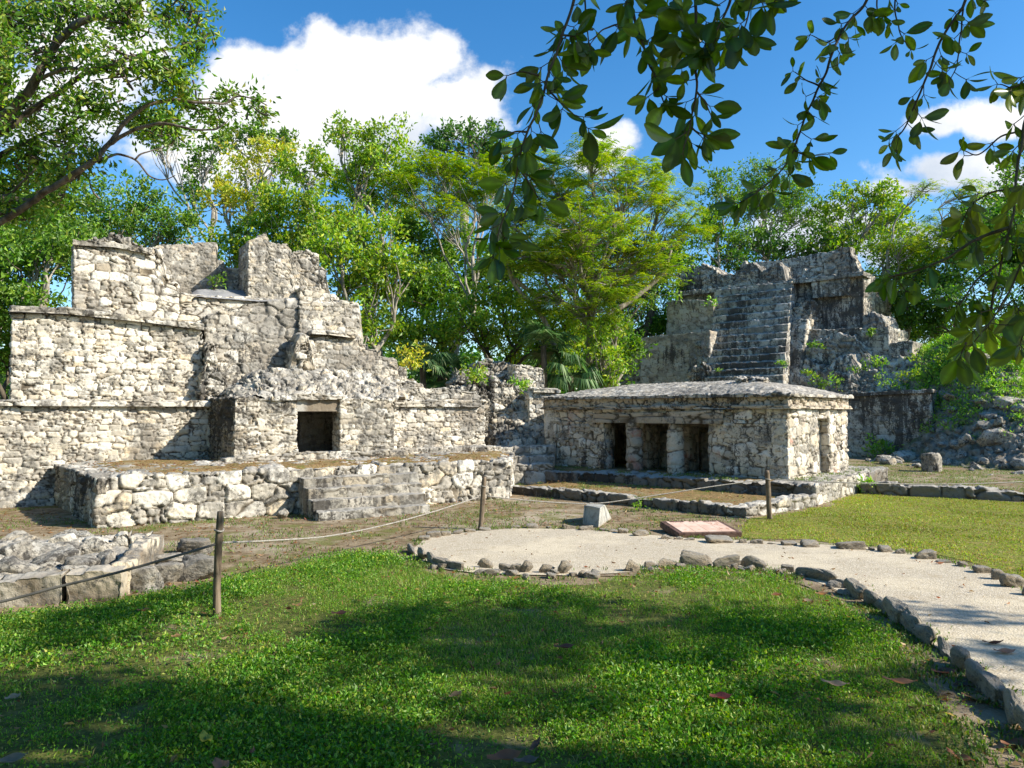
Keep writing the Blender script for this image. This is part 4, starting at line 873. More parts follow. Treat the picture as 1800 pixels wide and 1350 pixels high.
# cut stone in the lawn behind the temple and a few pale stones
for nm, lb, x, y, w_, h_, me, rz in [
    ('cut_stone', 'upright squared brown stone standing on the turf right of the temple', 1641, 829, 30, 32, BLOCKS[4], .7),
    ('loose_stone', 'small flat stone lying left of the upright squared brown stone', 1616, 823, 16, 9, ROCKS[1], .2),
    ('loose_stone', 'long pale flat slab lying at the right foot of the platform steps', 695, 902, 46, 7, ROCKS[3], .3),
    ('loose_stone', 'dark flat stone at the right foot of the platform steps', 722, 898, 26, 11, ROCKS[5], 1.3),
    ('loose_stone', 'small white stone on the dirt at the platform corner', 203, 931, 12, 7, ROCKS[6], .3),
    ('loose_stone', 'stone resting in the shaded corner left of the platform steps', 497, 912, 22, 17, ROCKS[7], .3)]:
    p = G(x, y); s_ = p[1] / FPX
    place(me, nm, lb, 'stone', (p[0], p[1] + .05, h_ * s_ * .45), (w_ * s_ * .55, w_ * s_ * .45, h_ * s_ * .6), rz)
# low kerb wall across the right lawn
kw = thing('low_wall', 'low dark kerb wall of rough stones crossing the turf at the right, behind the clipped lawn', 'wall', tuple(G(1640, 872)))
k0, k1 = G(1512, 868)[:2], G(1950, 890)[:2]; kn = back(unit(k1 - k0))
obj('kerb', slab(k0, k1, k0 + kn * .4, k1 + kn * .4, [(0, .2), (1.6, .24), (2.6, .19), (5, .17)], -.05, seed=211, res=.025, rag=.06, stone=dict(size=(.5, .5), depth=.06, rough=.02)), M_CURB, kw)

# ------------------------------------------------------------------ heap and vegetated mound right of the big pyramid
heap = thing('rubble_heap', 'spilled rubble heap with weeds right of the dark pyramid', 'rubble heap', tuple(G(1720, 812)))
hx0, hx1, hy0, hy1 = 9.6, 26.0, 17.5, 33.0
nx_, ny_ = 320, 300; XX, YY = np.meshgrid(np.linspace(hx0, hx1, nx_), np.linspace(hy0, hy1, ny_), indexing='ij')
def heap_z(X, Y):
    s = Y * 1.0; u = X - .569 * Y                                   # u: metres right of the pyramid corner line
    foot = 19.6 + np.clip((14.5 - X) * .9, 0, 4); front = np.clip((Y - foot) / 4.2, 0, 1)
    side = np.clip((X - (13.0 + .0 * Y) - np.clip((Y - 22.5), 0, 20) * .05) / 2.2, 0, 1)
    h1 = 2.3 * front ** .8 * side ** .9
    b = np.clip((Y - 23.2) / 3.6, 0, 1); h2 = 1.75 * b * b * (3 - 2 * b) * np.clip((X - 13.4) / 3.0, 0, 1)
    c3 = np.stack([X.ravel(), Y.ravel(), X.ravel() * 0], -1)
    n = fbm(c3 * .55, 401, 4).reshape(X.shape); return (h1 + h2) * (1 + .35 * n) + n * .25 * front * side - .03
HZ = heap_z(XX, YY)
Vh = np.stack([XX, YY, HZ], -1).reshape(-1, 3)
mH, t = material('rubble_soil')
P = t.n('ShaderNodeTexCoord').outputs['Object']
q1, q2, q3 = t.noise(P, 2.2, 7, .65), t.noise(P, 16, 6, .7), t.noise(P, .8, 5, .6)
ath = t.n('ShaderNodeAttribute', dict(attribute_name='stone')); sph = t.n('ShaderNodeSeparateColor', None, i0=ath.outputs['Color'])
c = t.ramp(sph.outputs[0], [(0, (.16, .14, .11)), (.4, (.42, .38, .31)), (.7, (.30, .26, .2)), (1, (.5, .46, .39))]); c = t.mix(t.rng(sph.outputs[1], .7, .1), c, (.07, .055, .035)); c = t.mix(t.rng(q1, .5, .66, 0, .7), c, (.17, .12, .07)); c = t.mix(t.rng(q2, .52, .7, 0, .4), c, (.12, .11, .09)); c = t.mix(t.rng(q3, .46, .6, 0, .8), c, (.08, .12, .025))
finish(mH, t, c, .95, t.math('ADD', q1, q2), .1, 1.0, .06)
Vs_, Fs_, As_ = stonify(Vh, gridF(nx_, ny_)[:, ::-1], (1, 0), size=(.34, .2), depth=.13, rough=.03, wob=.05, jit=(.95, .95, .9), warp=.3, seed=411)
Vs_[:, 2] = np.where(Vh[:, 2] < .05, Vh[:, 2], Vs_[:, 2]); mesh_obj('heap_core', Vs_, [gridF(nx_, ny_)], mH, heap, attrs={'stone': As_})
hsel = []
while len(hsel) < 230:
    X, Y = rk.uniform(11.5, 19.5), rk.uniform(18.8, 25.2)
    z = float(heap_z(np.array([[X]]), np.array([[Y]]))[0, 0])
    if z < -.01 and rk.uniform() < .8: continue
    hsel.append((X, Y, z))
for i, (X, Y, z) in enumerate(hsel):
    s_ = np.clip(rk.lognormal(-1.95, .45), .08, .36)
    if i in (3, 11, 27): s_ = .48
    place(ROCKS[rk.integers(9)], 'rubble_stone', 'grey limestone rubble stone lying on the weedy heap right of the dark pyramid', 'rubble stone', (X, Y, z + s_ * .15), (s_ * rk.uniform(.8, 1.4), s_ * rk.uniform(.7, 1.1), s_ * rk.uniform(.5, .85)), rk.uniform(0, 6.3), 'rubble on the right hand heap', (rk.normal(0, .35), rk.normal(0, .35)))

# ------------------------------------------------------------------ posts, ropes, sign, box
mW, t = material('weathered_wood')
P = t.n('ShaderNodeTexCoord').outputs['Object']
g1 = t.noise(t.scale(P, (30, 30, 2.2)), 1.5, 6, .65); g2 = t.noise(P, 7, 5, .6)
c = t.mix(t.rng(g1, .32, .66), (.075, .052, .034), (.26, .20, .14)); c = t.mix(t.rng(g2, .5, .68, 0, .7), c, (.06, .045, .032))
finish(mW, t, c, .85, g1, .25, .6, .01)
mRope, t = material('grey_rope')
P = t.n('ShaderNodeTexCoord').outputs['Object']
finish(mRope, t, t.mix(t.rng(t.noise(P, 60, 4, .6), .35, .65), (.22, .20, .17), (.42, .39, .34)), .85, t.noise(P, 150, 2, .5), .2, .6, .004)
def post(bx, by, tx, ty, wpx, label):
    b = G(bx, by); Y = b[1]; tp = D(tx, ty, Y); r = wpx * Y / FPX / 2; o = thing('rope_post', label, 'post', b, 'wooden posts of the rope barrier')
    n = 22; f = np.linspace(0, 1, n); pts = (b - [0, 0, .12])[None] + (tp - b + [0, 0, .12])[None] * f[:, None] + np.c_[fbm(np.c_[f * 3, f * 0, f * 0 + bx], 5, 2), fbm(np.c_[f * 3, f * 0, f * 0 + bx], 8, 2), f * 0] * .015
    rr = r * (1.06 - .12 * f) * (1 + fbm(np.c_[f * 6, f * 0 + 2, f * 0 + bx], 9, 2) * .12); rr[-2] *= .97; rr[-1] *= .86
    V, F = tube(pts, rr, 18); mesh_obj('shaft', V, F, mW, o)
    c = b + (tp - b) * .82; a = np.linspace(0, 2 * np.pi, 26); R = r * 1.12
    V, F = tube(np.c_[c[0] + R * np.cos(a), c[1] + R * np.sin(a), c[2] + np.sin(a * 2) * .006], .0075, 6, cap=False); mesh_obj('rope_loop', V, F, mRope, o)
    return b, tp
post(381, 1084, 386, 899, 13, 'dark wooden barrier post in the foreground left, between the lawn and low foundation')
post(843, 931, 852, 838, 8.5, 'pale leaning wooden barrier post at the left end of the gravel path')
post(1354, 913, 1348, 827, 8.5, 'brown wooden barrier post at the corner of the clipped right lawn')
def spline(P, m=10):
    P = np.asarray(P, float); t_ = np.arange(len(P)); q = np.linspace(0, len(P) - 1, (len(P) - 1) * m + 1); out = []
    Pe = np.concatenate([[2 * P[0] - P[1]], P, [2 * P[-1] - P[-2]]])
    for x in q:
        i = min(int(x), len(P) - 2); f = x - i; a, b, c_, d = Pe[i], Pe[i + 1], Pe[i + 2], Pe[i + 3]
        out.append(.5 * (2 * b + (c_ - a) * f + (2 * a - 5 * b + 4 * c_ - d) * f * f + (3 * b - a - 3 * c_ + d) * f ** 3))
    return np.array(out)
Yp1, Yp2, Yp3 = G(381, 1084)[1], G(843, 931)[1], G(1354, 913)[1]
mRopeShade, t = material('shadow_side_rope'); finish(mRopeShade, t, (.10, .095, .085, 1), .85)  # darker copy of the rope colour, painting its shadow side
def rope(pts, label, r=.008, mt=None):
    P = spline([D(x, y, Y) for x, y, Y in pts]); V, F = tube(P, r, 7); o = mesh_obj('barrier_rope', V, F, mt or mRope, loc=P[0]); tag(o, label, 'rope', 'ropes of the barrier')
rope([(378, 957, Yp1 - .02), (300, 980, 5.6), (200, 1008, 5.45), (100, 1032, 5.3), (0, 1058, 5.15), (-200, 1098, 4.9)], 'dark barrier rope sagging from the foreground post out past the left edge', .010, mRopeShade)
f_ = lambda k: Yp1 + (Yp2 - Yp1) * k
rope([(391, 954, Yp1 + .02), (480, 950, f_(.28)), (580, 942, f_(.5)), (680, 922, f_(.68)), (770, 897, f_(.85)), (843, 873, Yp2)], 'barrier rope running from the foreground post to the pale leaning post')
f_ = lambda k: Yp2 + (Yp3 - Yp2) * k
rope([(856, 872, Yp2 + .02), (920, 879, f_(.14)), (1000, 884.5, f_(.32)), (1060, 884, f_(.45)), (1150, 871, f_(.63)), (1260, 854, f_(.84)), (1344, 843, Yp3)], 'barrier rope hanging between the pale leaning post and the brown post')
rope([(1354, 842, Yp3), (1460, 847.5, 11.0), (1600, 851, 11.2), (1720, 850, 11.4), (1830, 845, 11.6), (2000, 836, 11.9)], 'barrier rope leading right from the brown post over the kerb wall')

def box_vf(c8):
    V = np.asarray(c8, float); F = np.array([[0, 3, 2, 1], [4, 5, 6, 7], [0, 1, 5, 4], [1, 2, 6, 5], [2, 3, 7, 6], [3, 0, 4, 7]]); return V, [F]
def bevel_obj(o, wdt=.006, seg=2):
    bm = bmesh.new(); bm.from_mesh(o.data); bmesh.ops.bevel(bm, geom=bm.edges[:], offset=wdt, segments=seg, affect='EDGES', clamp_overlap=True); bmesh.ops.recalc_face_normals(bm, faces=bm.faces); bm.to_mesh(o.data); bm.free()
def quad_plate(c00, c10, c11, c01, n, th):
    c = [np.asarray(x, float) for x in (c00, c10, c11, c01)]; n = np.asarray(n)
    return box_vf([x - n * th for x in c] + c)
# tilted information plaque
mFr, t = material('dark_rusty_frame'); P = t.n('ShaderNodeTexCoord').outputs['Object']; q1 = t.noise(P, 18, 6, .65)
finish(mFr, t, t.mix(t.rng(q1, .35, .66), (.075, .04, .03), (.17, .10, .075)), .7, q1, .3, .4, .006)
mTile, t = material('pink_clay_tile'); P = t.n('ShaderNodeTexCoord').outputs['Object']; q1, q2 = t.noise(P, 7, 6, .6), t.noise(P, 70, 3, .6)
c = t.mix(t.rng(q1, .38, .62), (.62, .42, .32), (.72, .54, .43)); c = t.mix(t.rng(q2, .5, .7, 0, .3), c, (.56, .36, .27)); finish(mTile, t, c, .7, q2, .25, .2, .003)
mInk, t = material('faded_ink'); finish(mInk, t, (.16, .08, .06, 1), .8)
mRust, t = material('rust_ink'); finish(mRust, t, (.52, .27, .18, 1), .8)
bl, br_ = G(1193, 946), G(1305, 944); Ys = bl[1]
bl = bl + [0, 0, .06]; br_ = br_ + [0, 0, .06]; tl_ = D(1160, 916, Ys + .62); trr = D(1278, 916, Ys + .66)
sx = unit(br_ - bl); sy = unit((tl_ - bl) - sx * (tl_ - bl).dot(sx)); sn = np.cross(sx, sy); sn = sn if sn[2] > 0 else -sn
Wd = np.linalg.norm(br_ - bl); Hd = (tl_ - bl).dot(sy); shx = (tl_ - bl).dot(sx)
SP = lambda u, v, h=0: bl + sx * (u * Wd + shx * v) + sy * (v * Hd) + sn * h
sign = thing('information_plaque', 'tilted information plaque with pink clay tiles in a dark frame beside the gravel path', 'sign', bl * [1, 1, 0])
V, F = quad_plate(SP(0, 0), SP(1, 0), SP(1, 1), SP(0, 1), sn, .09); o = mesh_obj('frame', V, F, mFr, sign, smooth=False); bevel_obj(o, .008)
u0, u1, v0, v1 = .075, .925, .07, .93
for i in range(4):
    for j in range(2):
        ua, ub = u0 + (u1 - u0) * i / 4 + .003, u0 + (u1 - u0) * (i + 1) / 4 - .003; va, vb = v0 + (v1 - v0) * j / 2 + .005, v0 + (v1 - v0) * (j + 1) / 2 - .005
        V, F = quad_plate(SP(ua, va, .006), SP(ub, va, .006), SP(ub, vb, .006), SP(ua, vb, .006), sn, .012); mesh_obj('tile', V, F, mTile, sign, smooth=False)
# faded heading: dark letter-like strokes too worn to read in the photograph, and rust drawings on the right tiles
rs = np.random.default_rng(5); parts = []
def stroke(ua, ub, va, vb, h=.0075): return quad_plate(SP(ua, va, h), SP(ub, va, h), SP(ub, vb, h), SP(ua, vb, h), sn, .002)
for (ua, ub) in ((.125, .36), (.445, .475), (.505, .525), (.565, .585), (.68, .90)):
    u = ua
    while u < ub:
        w2 = rs.uniform(.005, .010); parts.append(stroke(u, u + w2, .85 + rs.uniform(-.01, .012), .925 + rs.uniform(-.03, .01))); u += w2 + rs.uniform(.003, .006)
V, F = catVF(parts); mesh_obj('heading', V, F, mInk, sign, smooth=False)
parts = []
for cu_, cv_ in ((.75, .70), (.85, .72), (.80, .62), (.75, .28), (.86, .26)):
    for k_ in range(9):
        a = rs.uniform(0, 6.28); r1 = rs.uniform(.005, .03); du, dv = r1 * math.cos(a), r1 * math.sin(a) * 2.2; parts.append(stroke(cu_ + du, cu_ + du + rs.uniform(.006, .02), cv_ + dv, cv_ + dv + rs.uniform(.012, .03)))
for k_ in range(6):
    parts.append(stroke(.16 + .11 * k_, .16 + .11 * k_ + rs.uniform(.04, .08), .24 + .35 * (k_ % 2), .255 + .35 * (k_ % 2)))
V, F = catVF(parts); mesh_obj('drawing', V, F, mRust, sign, smooth=False)
# whitewashed concrete lamp box
mC, t = material('whitewashed_concrete'); P = t.n('ShaderNodeTexCoord').outputs['Object']; q1, q2 = t.noise(P, 9, 7, .65), t.noise(t.scale(P, (1, 1, .3)), 30, 5, .65)
sepz = t.n('ShaderNodeSeparateXYZ', None, i0=P).outputs[2]
c = t.mix(t.rng(q1, .4, .68), (.46, .45, .40), (.27, .26, .225)); c = t.mix(t.rng(q2, .56, .7, 0, .6), c, (.22, .21, .18)); c = t.mix(t.rng(t.math('ADD', sepz, t.math('MULTIPLY', q1, .08)), .10, .02, 0, .85), c, (.30, .22, .14))
finish(mC, t, c, .9, q1, .2, .4, .008)
bxY = G(1052, 926)[1]; pA, pB, pC_ = G(1025, 922), G(1053, 928), G(1076, 912)
hA = D(1026, 888, pA[1] + .12)[2]; bx = thing('concrete_box', 'small whitewashed concrete lamp box standing on the dirt under the sagging rope', 'concrete box', pB)
dAB = pB - pA; dBC = pC_ - pB; tp = np.array([0, 0, hA])
c8 = [pA, pB, pC_, pA + dBC, pA + tp + dBC * .12, pB + tp + dBC * .12, pB + tp * 1.03 + dBC * .48, pA + tp * 1.03 + dBC * .48]
V, F = box_vf(c8); o = mesh_obj('housing', V, F, mC, bx, smooth=False); bevel_obj(o, .012, 3)
nrm = unit(np.cross(dAB, c8[4] - pA)); nrm = nrm if nrm[1] < 0 else -nrm
fr8 = lambda a, b: pA + dAB * a + (c8[4] - pA) * b
bars = []
for (a0_, a1_, b0_, b1_) in ((.0, .07, .0, 1.0), (.93, 1.0, .0, 1.0), (.07, .93, .0, .10), (.07, .93, .93, 1.0)):
    bars.append(quad_plate(fr8(a0_, b0_) + nrm * .012, fr8(a1_, b0_) + nrm * .012, fr8(a1_, b1_) + nrm * .012, fr8(a0_, b1_) + nrm * .012, nrm, .02))
V, F = catVF(bars); mesh_obj('rim', V, F, mC, bx, smooth=False)

# ------------------------------------------------------------------ fallen leaves and twig
def fallen(name, label, x, y, L, W, col, rz, curl=.4, z=.07):
    L *= 1.12; W *= 1.1; z = .02 if (x > 1600 or y < 1020) else z
    n = 11; t_ = np.linspace(0, 1, n); hw = W * .5 * np.sin(np.pi * np.clip(t_ * .96 + .02, 0, 1)) ** .8; V = []
    for k_, s in enumerate(t_):
        for q in (-1, -.5, 0, .5, 1): V.append([(s - .5) * L, q * hw[k_], curl * L * ((s - .5) ** 2 * 1.2 + .5 * q * q * hw[k_] / max(L, .01) * 1.5) + .006 * math.sin(s * 9 + q * 2)])
    V = np.array(V); c_, s_ = math.cos(rz), math.sin(rz); V = np.c_[V[:, 0] * c_ - V[:, 1] * s_, V[:, 0] * s_ + V[:, 1] * c_, V[:, 2]]
    p = G(x, y, z); rgl = np.random.default_rng(int(x * 7 + y)); A = np.tile(np.r_[col, 1], (len(V), 1)) * np.r_[1, 1, 1, 1]; A[:, :3] *= (1 + fbm(V * 40, int(x), 3) * .6)[:, None]
    o = mesh_obj(name, V + p, [gridF(n, 5)], mLeaf, loc=p, attrs={'tint': A}); tag(o, label, 'leaf', 'large leaves fallen on the lawn and path'); return o
BR_ = (.30, .13, .07); TN = (.42, .25, .13); DK = (.12, .06, .04)
for lb, x, y, L, W, col, rz in [
    ('large curled copper brown leaf at the bottom centre of the lawn', 887, 1333, .15, .085, BR_, .4), ('thin dark stalked leaf standing right of the large copper leaf', 940, 1312, .12, .03, DK, 1.2),
    ('grey brown leaf lying right of the large copper leaf', 925, 1338, .1, .05, (.2, .16, .14), .2), ('yellow leaf lying on the lawn at the bottom left', 362, 1299, .12, .05, (.55, .48, .06), 2.2),
    ('orange brown leaf cut off at the bottom edge below the yellow leaf', 388, 1346, .1, .06, (.45, .22, .12), 2.4), ('reddish curled leaf lying on the shaded lawn right of centre', 1267, 1226, .11, .07, (.20, .05, .05), .1),
    ('tan leaf near the middle of the lawn shadow', 800, 1222, .09, .04, TN, .9), ('dark brown leaf in the middle of the lawn shadow', 992, 1138, .13, .06, (.16, .07, .05), .2),
    ('brown leaf on the lawn below the foreground post', 597, 1079, .11, .07, (.17, .08, .06), .3), ('tan leaf on the sunny lawn edge right of the foreground post', 523, 1064, .07, .04, TN, .2),
    ('pale leaf on the sunny lawn patch left of centre', 310, 1118, .06, .04, TN, .8), ('orange leaf on the lawn at the foot of the leaning block row', 252, 1073, .08, .05, (.42, .2, .1), .3),
    ('brown leaf on the lawn below the bend of the path', 1365, 1046, .09, .06, BR_, .4), ('rust brown leaf at the lawn edge near the bend of the path', 1444, 1044, .1, .06, (.42, .22, .12), .1),
    ('pale tan leaf near the rust brown leaf at the path bend', 1420, 1056, .07, .05, (.45, .33, .22), .5), ('pink brown leaf lying in the shaded strip on the path', 1766, 1146, .13, .06, (.42, .25, .18), .0),
    ('dark leaf flat on the shaded part of the path', 1745, 1130, .13, .03, DK, .0), ('large copper leaf at the lower right path edge', 1790, 1310, .16, .07, BR_, .1),
    ('brown curled leaf lying at the bottom right below the path stones', 1688, 1332, .12, .05, BR_, 2.0), ('pale brown leaf on the lawn left of the lower path stones', 1468, 1203, .13, .06, (.36, .26, .2), 2.7),
    ('brown folded leaf on the lawn near the lower path stones', 1582, 1199, .16, .06, (.25, .13, .08), 2.8), ('brown leaf resting in the bare strip under the path stones', 1660, 1182, .15, .07, (.22, .10, .07), .1),
    ('dark curled leaf in the bare strip under the path stones', 1688, 1205, .12, .05, DK, .5), ('tan leaf on the bare strip nearer the bottom right', 1715, 1228, .12, .06, TN, 2.6),
    ('grey leaf on the lawn at the left bottom', 15, 1338, .13, .07, (.3, .24, .18), .6), ('small pale leaf at the left edge of the lawn shadow', 22, 1226, .07, .05, (.45, .36, .26), 1.0),
    ('orange leaf lying against the near path stones', 905, 1016, .1, .04, (.5, .26, .12), .0), ('brown leaf on the gravel below the right border', 1652, 990, .08, .04, (.4, .2, .12), .1)]:
    fallen('fallen_leaf', lb, x, y, L, W, np.array(col), rz)
tw = G(632, 1318, .03), G(665, 1316, .035), G(700, 1314, .04), G(768, 1307, .03)
V, F = tube(spline(tw, 6), np.linspace(.006, .003, 19), 6); tag(mesh_obj('fallen_twig', V, F, mW, loc=tw[0]), 'thin brown twig lying on the lawn at the bottom', 'twig')

# ================================================================== TREES AND PLANTS
def bark_mat(name, c0, c1, sc=6):
    m, t = material(name); P = t.n('ShaderNodeTexCoord').outputs['Object']
    q1 = t.noise(t.scale(P, (1, 1, .25)), sc * 2, 6, .65); q2 = t.noise(P, 1.5, 5, .6)
    c = t.mix(t.rng(q1, .35, .65), c0, c1); c = t.mix(t.rng(q2, .52, .66, 0, .6), c, (.10, .09, .07)); return finish(m, t, c, .9, q1, .15, .6, .03)
M_BARK = bark_mat('grey_bark', (.20, .17, .13), (.42, .38, .31)); M_BARKD = bark_mat('dark_bark', (.07, .055, .04), (.17, .14, .10)); M_BARKL = bark_mat('pale_bark', (.24, .21, .17), (.47, .43, .36))
PAL = dict(
    dark=[(.07, .17, .024), (.10, .22, .03), (.05, .125, .02), (.14, .26, .034)],
    mid=[(.12, .25, .027), (.18, .33, .032), (.085, .18, .023), (.26, .40, .04)],
    bright=[(.27, .43, .032), (.37, .50, .04), (.19, .34, .028), (.48, .55, .05), (.13, .26, .022)],
    yellow=[(.58, .54, .06), (.66, .60, .08), (.45, .48, .05), (.30, .40, .045)],
    olive=[(.30, .44, .04), (.39, .51, .05), (.22, .36, .035), (.48, .54, .06), (.16, .29, .03)],
    fresh=[(.22, .44, .05), (.32, .52, .06), (.16, .34, .035), (.40, .54, .09)],
    near=[(.13, .27, .03), (.18, .34, .035), (.085, .19, .025), (.26, .40, .05), (.36, .42, .07)])
def wob_path(a, b, n, amp, seed, sag=0.0):
    a, b = np.asarray(a, float), np.asarray(b, float); f = np.linspace(0, 1, n)[:, None]; L = np.linalg.norm(b - a); c = np.c_[f * 2.5 + seed, f * 0, f * 0 + seed * .37]
    w_ = np.c_[fbm(c, 3, 3), fbm(c + 5, 4, 3), fbm(c + 11, 5, 3) * .6] * amp * L * np.sin(np.pi * f) * 2.0
    p = a + (b - a) * f + w_; p[:, 2] += (f * (1 - f) * 4 * sag * L)[:, 0]; return p
def leaf_cloud(centers, radii, counts, L, asp, pal, rg, flat=.8, up=.4, spread=1.0, droop=0.0):
    """leaf kites gathered in clumps"""
    idx = np.repeat(np.arange(len(centers)), counts); n = len(idx); C = centers[idx]; R = radii[idx][:, None]
    g = rg.normal(size=(n, 3)) * .5; g[:, 2] *= flat; P = C + g * R
    d, s = frames(n, rg, up - droop, spread); Ls = L * rg.uniform(.65, 1.3, n); V, F = leaf_quads(P, d, s, Ls, Ls * asp * rg.uniform(.8, 1.2, n), rg)
    cl = 1 + rg.normal(0, .13, len(centers)); A = tints(n, PAL[pal] if isinstance(pal, str) else pal, rg, .16, 4); A[:, :3] *= np.repeat(cl[idx], 4)[:, None]
    return V, F, A
def spray_cloud(centers, radii, counts, L, asp, pal, rg):
    """feathery pinnate sprays: short rows of leaflets either side of a drooping rachis, in flat layers"""
    idx = np.repeat(np.arange(len(centers)), counts); n = len(idx); g = rg.normal(size=(n, 3)) * .5; g[:, 2] *= .35
    P0 = centers[idx] + g * radii[idx][:, None]; a = rg.uniform(0, 6.283, n); d = np.c_[np.cos(a), np.sin(a), rg.normal(-.15, .2, n)]; s = np.c_[-np.sin(a), np.cos(a), rg.normal(0, .15, n)]
    Ls = []; k = 5
    Vs, Fs, As = [], [], []
    tin = tints(n, PAL[pal], rg, .14, 1); rl = L * rg.uniform(2.0, 3.2, n)
    for j in range(k):
        f = (j + .5) / k
        for sg in (-1, 1):
            q = P0 + d * (rl * f)[:, None] + np.array([0, 0, -1]) * (rl * f * f * .35)[:, None]; dd = unit_rows(s * sg + d * .5 + np.array([0, 0, -.15])); ss = unit_rows(np.cross(dd, np.array([0, 0, 1.0]) + rg.normal(0, .25, (n, 3))))
            V, F = leaf_quads(q, dd, ss, L * (1 - .35 * f), L * asp, rg, .1); Vs.append(V); Fs.append(F); As.append(np.repeat(tin, 4, 0))
    return cat([(v, f, a_) for v, f, a_ in zip(Vs, Fs, As)])
def unit_rows(v): return v / (np.linalg.norm(v, axis=1, keepdims=True) + 1e-9)
def lobe_clusters(c, r, n, rg):
    d = rg.normal(size=(n, 3)); d /= np.linalg.norm(d, axis=1, keepdims=True); u = rg.uniform(0, 1, n) ** .45
    return c + d * r * u[:, None] * rg.uniform(.75, 1.12, (n, 1))
def tree(name, label, depth, bx, lobes, pal='mid', L=.17, asp=.5, cov=2.2, bark=None, tr=.14, kind='round', seed=1, fork=None, by=None, group=None, z0=None, category='tree', twig=.5, limb=None, flat=.8):
    rg = np.random.default_rng(seed); k = depth / FPX
    base = D(bx, 700, depth); base[2] = -.05 if z0 is None else z0
    o = thing(name, label, category, base, group)
    cs, rs_, cnt = [], [], []; lc = []
    for lb in lobes:
        cx, cy, rx, ry = lb[:4]; dz = lb[4] if len(lb) > 4 else rg.normal(0, .5) * rx * k
        c = D(cx, cy, depth + dz); r = np.array([rx * k, .5 * (rx + ry) * k, ry * k]); lc.append((c, r))
        area_ = math.pi * r[0] * r[2]; rc = max(.16, .30 * min(r[0], r[2])); n = max(4, int(area_ / (math.pi * rc * rc) * 2.4)); C = lobe_clusters(c, r, n, rg)
        la = L * L * asp * .5 * (10 * .55 if kind == 'pinnate' else 1); tot = area_ * cov / la
        cs.append(C); rs_.append(np.full(n, rc) * rg.uniform(.7, 1.25, n)); cnt.append(np.maximum(1, (rg.uniform(.4, 1.6, n) * tot / n).astype(int)))
    C = np.concatenate(cs); R = np.concatenate(rs_); N_ = np.concatenate(cnt)
    fn = spray_cloud if kind == 'pinnate' else leaf_cloud
    V, F, A = fn(C, R, N_, L, asp, pal, rg) if kind == 'pinnate' else leaf_cloud(C, R, N_, L, asp, pal, rg, flat)
    mesh_obj('crown', V, F, mLeaf, o, attrs={'tint': A}, smooth=False)
    low = np.array([c[2] - r[2] for c, r in lc]).min()
    fk = D(*fork, depth) if fork else np.array([np.mean([c[0] for c, r in lc]) * .6 + base[0] * .4, depth, max(base[2] + .4 * (low - base[2]), low - .5)])
    parts = []; tp = wob_path(base, fk, 14, .12, seed); parts.append(tube(tp, np.linspace(tr * 1.25, tr * .75, 14), 9))
    for i, (c, r) in enumerate(lc):
        s_ = tp[rg.integers(9, 14)]; p = wob_path(s_, c, 12, .24, seed + i, .04); lr = tr * (.55 if len(lc) > 2 else .7); parts.append(tube(p, np.linspace(lr, lr * .35, 12), 7))
        sub = cs[i][rg.permutation(len(cs[i]))[:max(3, int(len(cs[i]) * twig))]]
        for j, q in enumerate(sub):
            st = p[rg.integers(6, 12)]; parts.append(tube(wob_path(st, q, 7, .16, seed + i * 7 + j), np.linspace(lr * .38, .006, 7), 5, cap=False))
    V, F = catVF(parts); mesh_obj('trunk', V, F, bark or M_BARK, o)
    return o
GB = 'forest trees behind the ruins'
T = lambda *a, **k: tree(*a, group=GB, **k)
# --- left of and behind the pale pyramid
T('broadleaf_tree', 'dark dense tree filling the left edge beside the pale pyramid', 19, 20, [(50, 500, 100, 110), (20, 610, 55, 90), (90, 430, 90, 70), (-60, 520, 90, 150)], 'mid', .14, cov=2.6, seed=501, bark=M_BARKD)
T('broadleaf_tree', 'dark fine leaved tree right above the upper left corner of the pale pyramid', 21, 190, [(230, 370, 100, 62), (170, 430, 90, 70), (300, 405, 70, 52), (120, 380, 70, 60), (250, 440, 90, 40)], 'mid', .12, cov=2.0, seed=502, bark=M_BARK)
T('broadleaf_tree', 'tall dark tree behind the left edge below the big near branches', 25, -20, [(20, 380, 110, 80), (100, 340, 70, 50), (-80, 350, 110, 110), (60, 290, 60, 40)], 'mid', .16, cov=1.9, seed=503)
T('snag_tree', 'broken leaning brown trunk left of the upper pyramid tier', 18, 75, [(95, 440, 40, 25), (60, 455, 30, 25)], 'mid', .14, cov=1.2, seed=504, tr=.10, fork=(82, 490))
T('yellow_tree', 'yellow crowned tree behind the broken tower of the pale pyramid', 24, 408, [(430, 305, 72, 55), (395, 350, 45, 50), (485, 265, 50, 38), (440, 370, 50, 40)], 'yellow', .15, cov=1.6, seed=505, bark=M_BARKL, tr=.10, fork=(415, 420))
T('umbrella_tree', 'slender tree with flat green umbrella tufts left of the yellow tree', 27, 372, [(295, 240, 45, 28), (265, 215, 40, 25), (350, 285, 40, 30), (345, 330, 30, 40), (380, 250, 30, 24)], 'mid', .16, cov=2.0, seed=506, bark=M_BARKL, tr=.09, fork=(375, 370), flat=.6)
T('umbrella_tree', 'tree with one flat green umbrella crown just above the yellow tree', 29, 470, [(450, 238, 62, 26), (500, 250, 32, 22), (405, 245, 26, 18)], 'mid', .17, cov=2.2, seed=507, tr=.1, fork=(470, 330), flat=.5)
T('broadleaf_tree', 'bright green tree directly behind the tower of the pale pyramid', 22, 520, [(535, 300, 62, 62), (490, 375, 75, 60), (560, 390, 80, 65), (440, 430, 60, 50), (520, 440, 80, 50), (390, 470, 50, 60)], 'bright', .15, cov=2.3, seed=508)
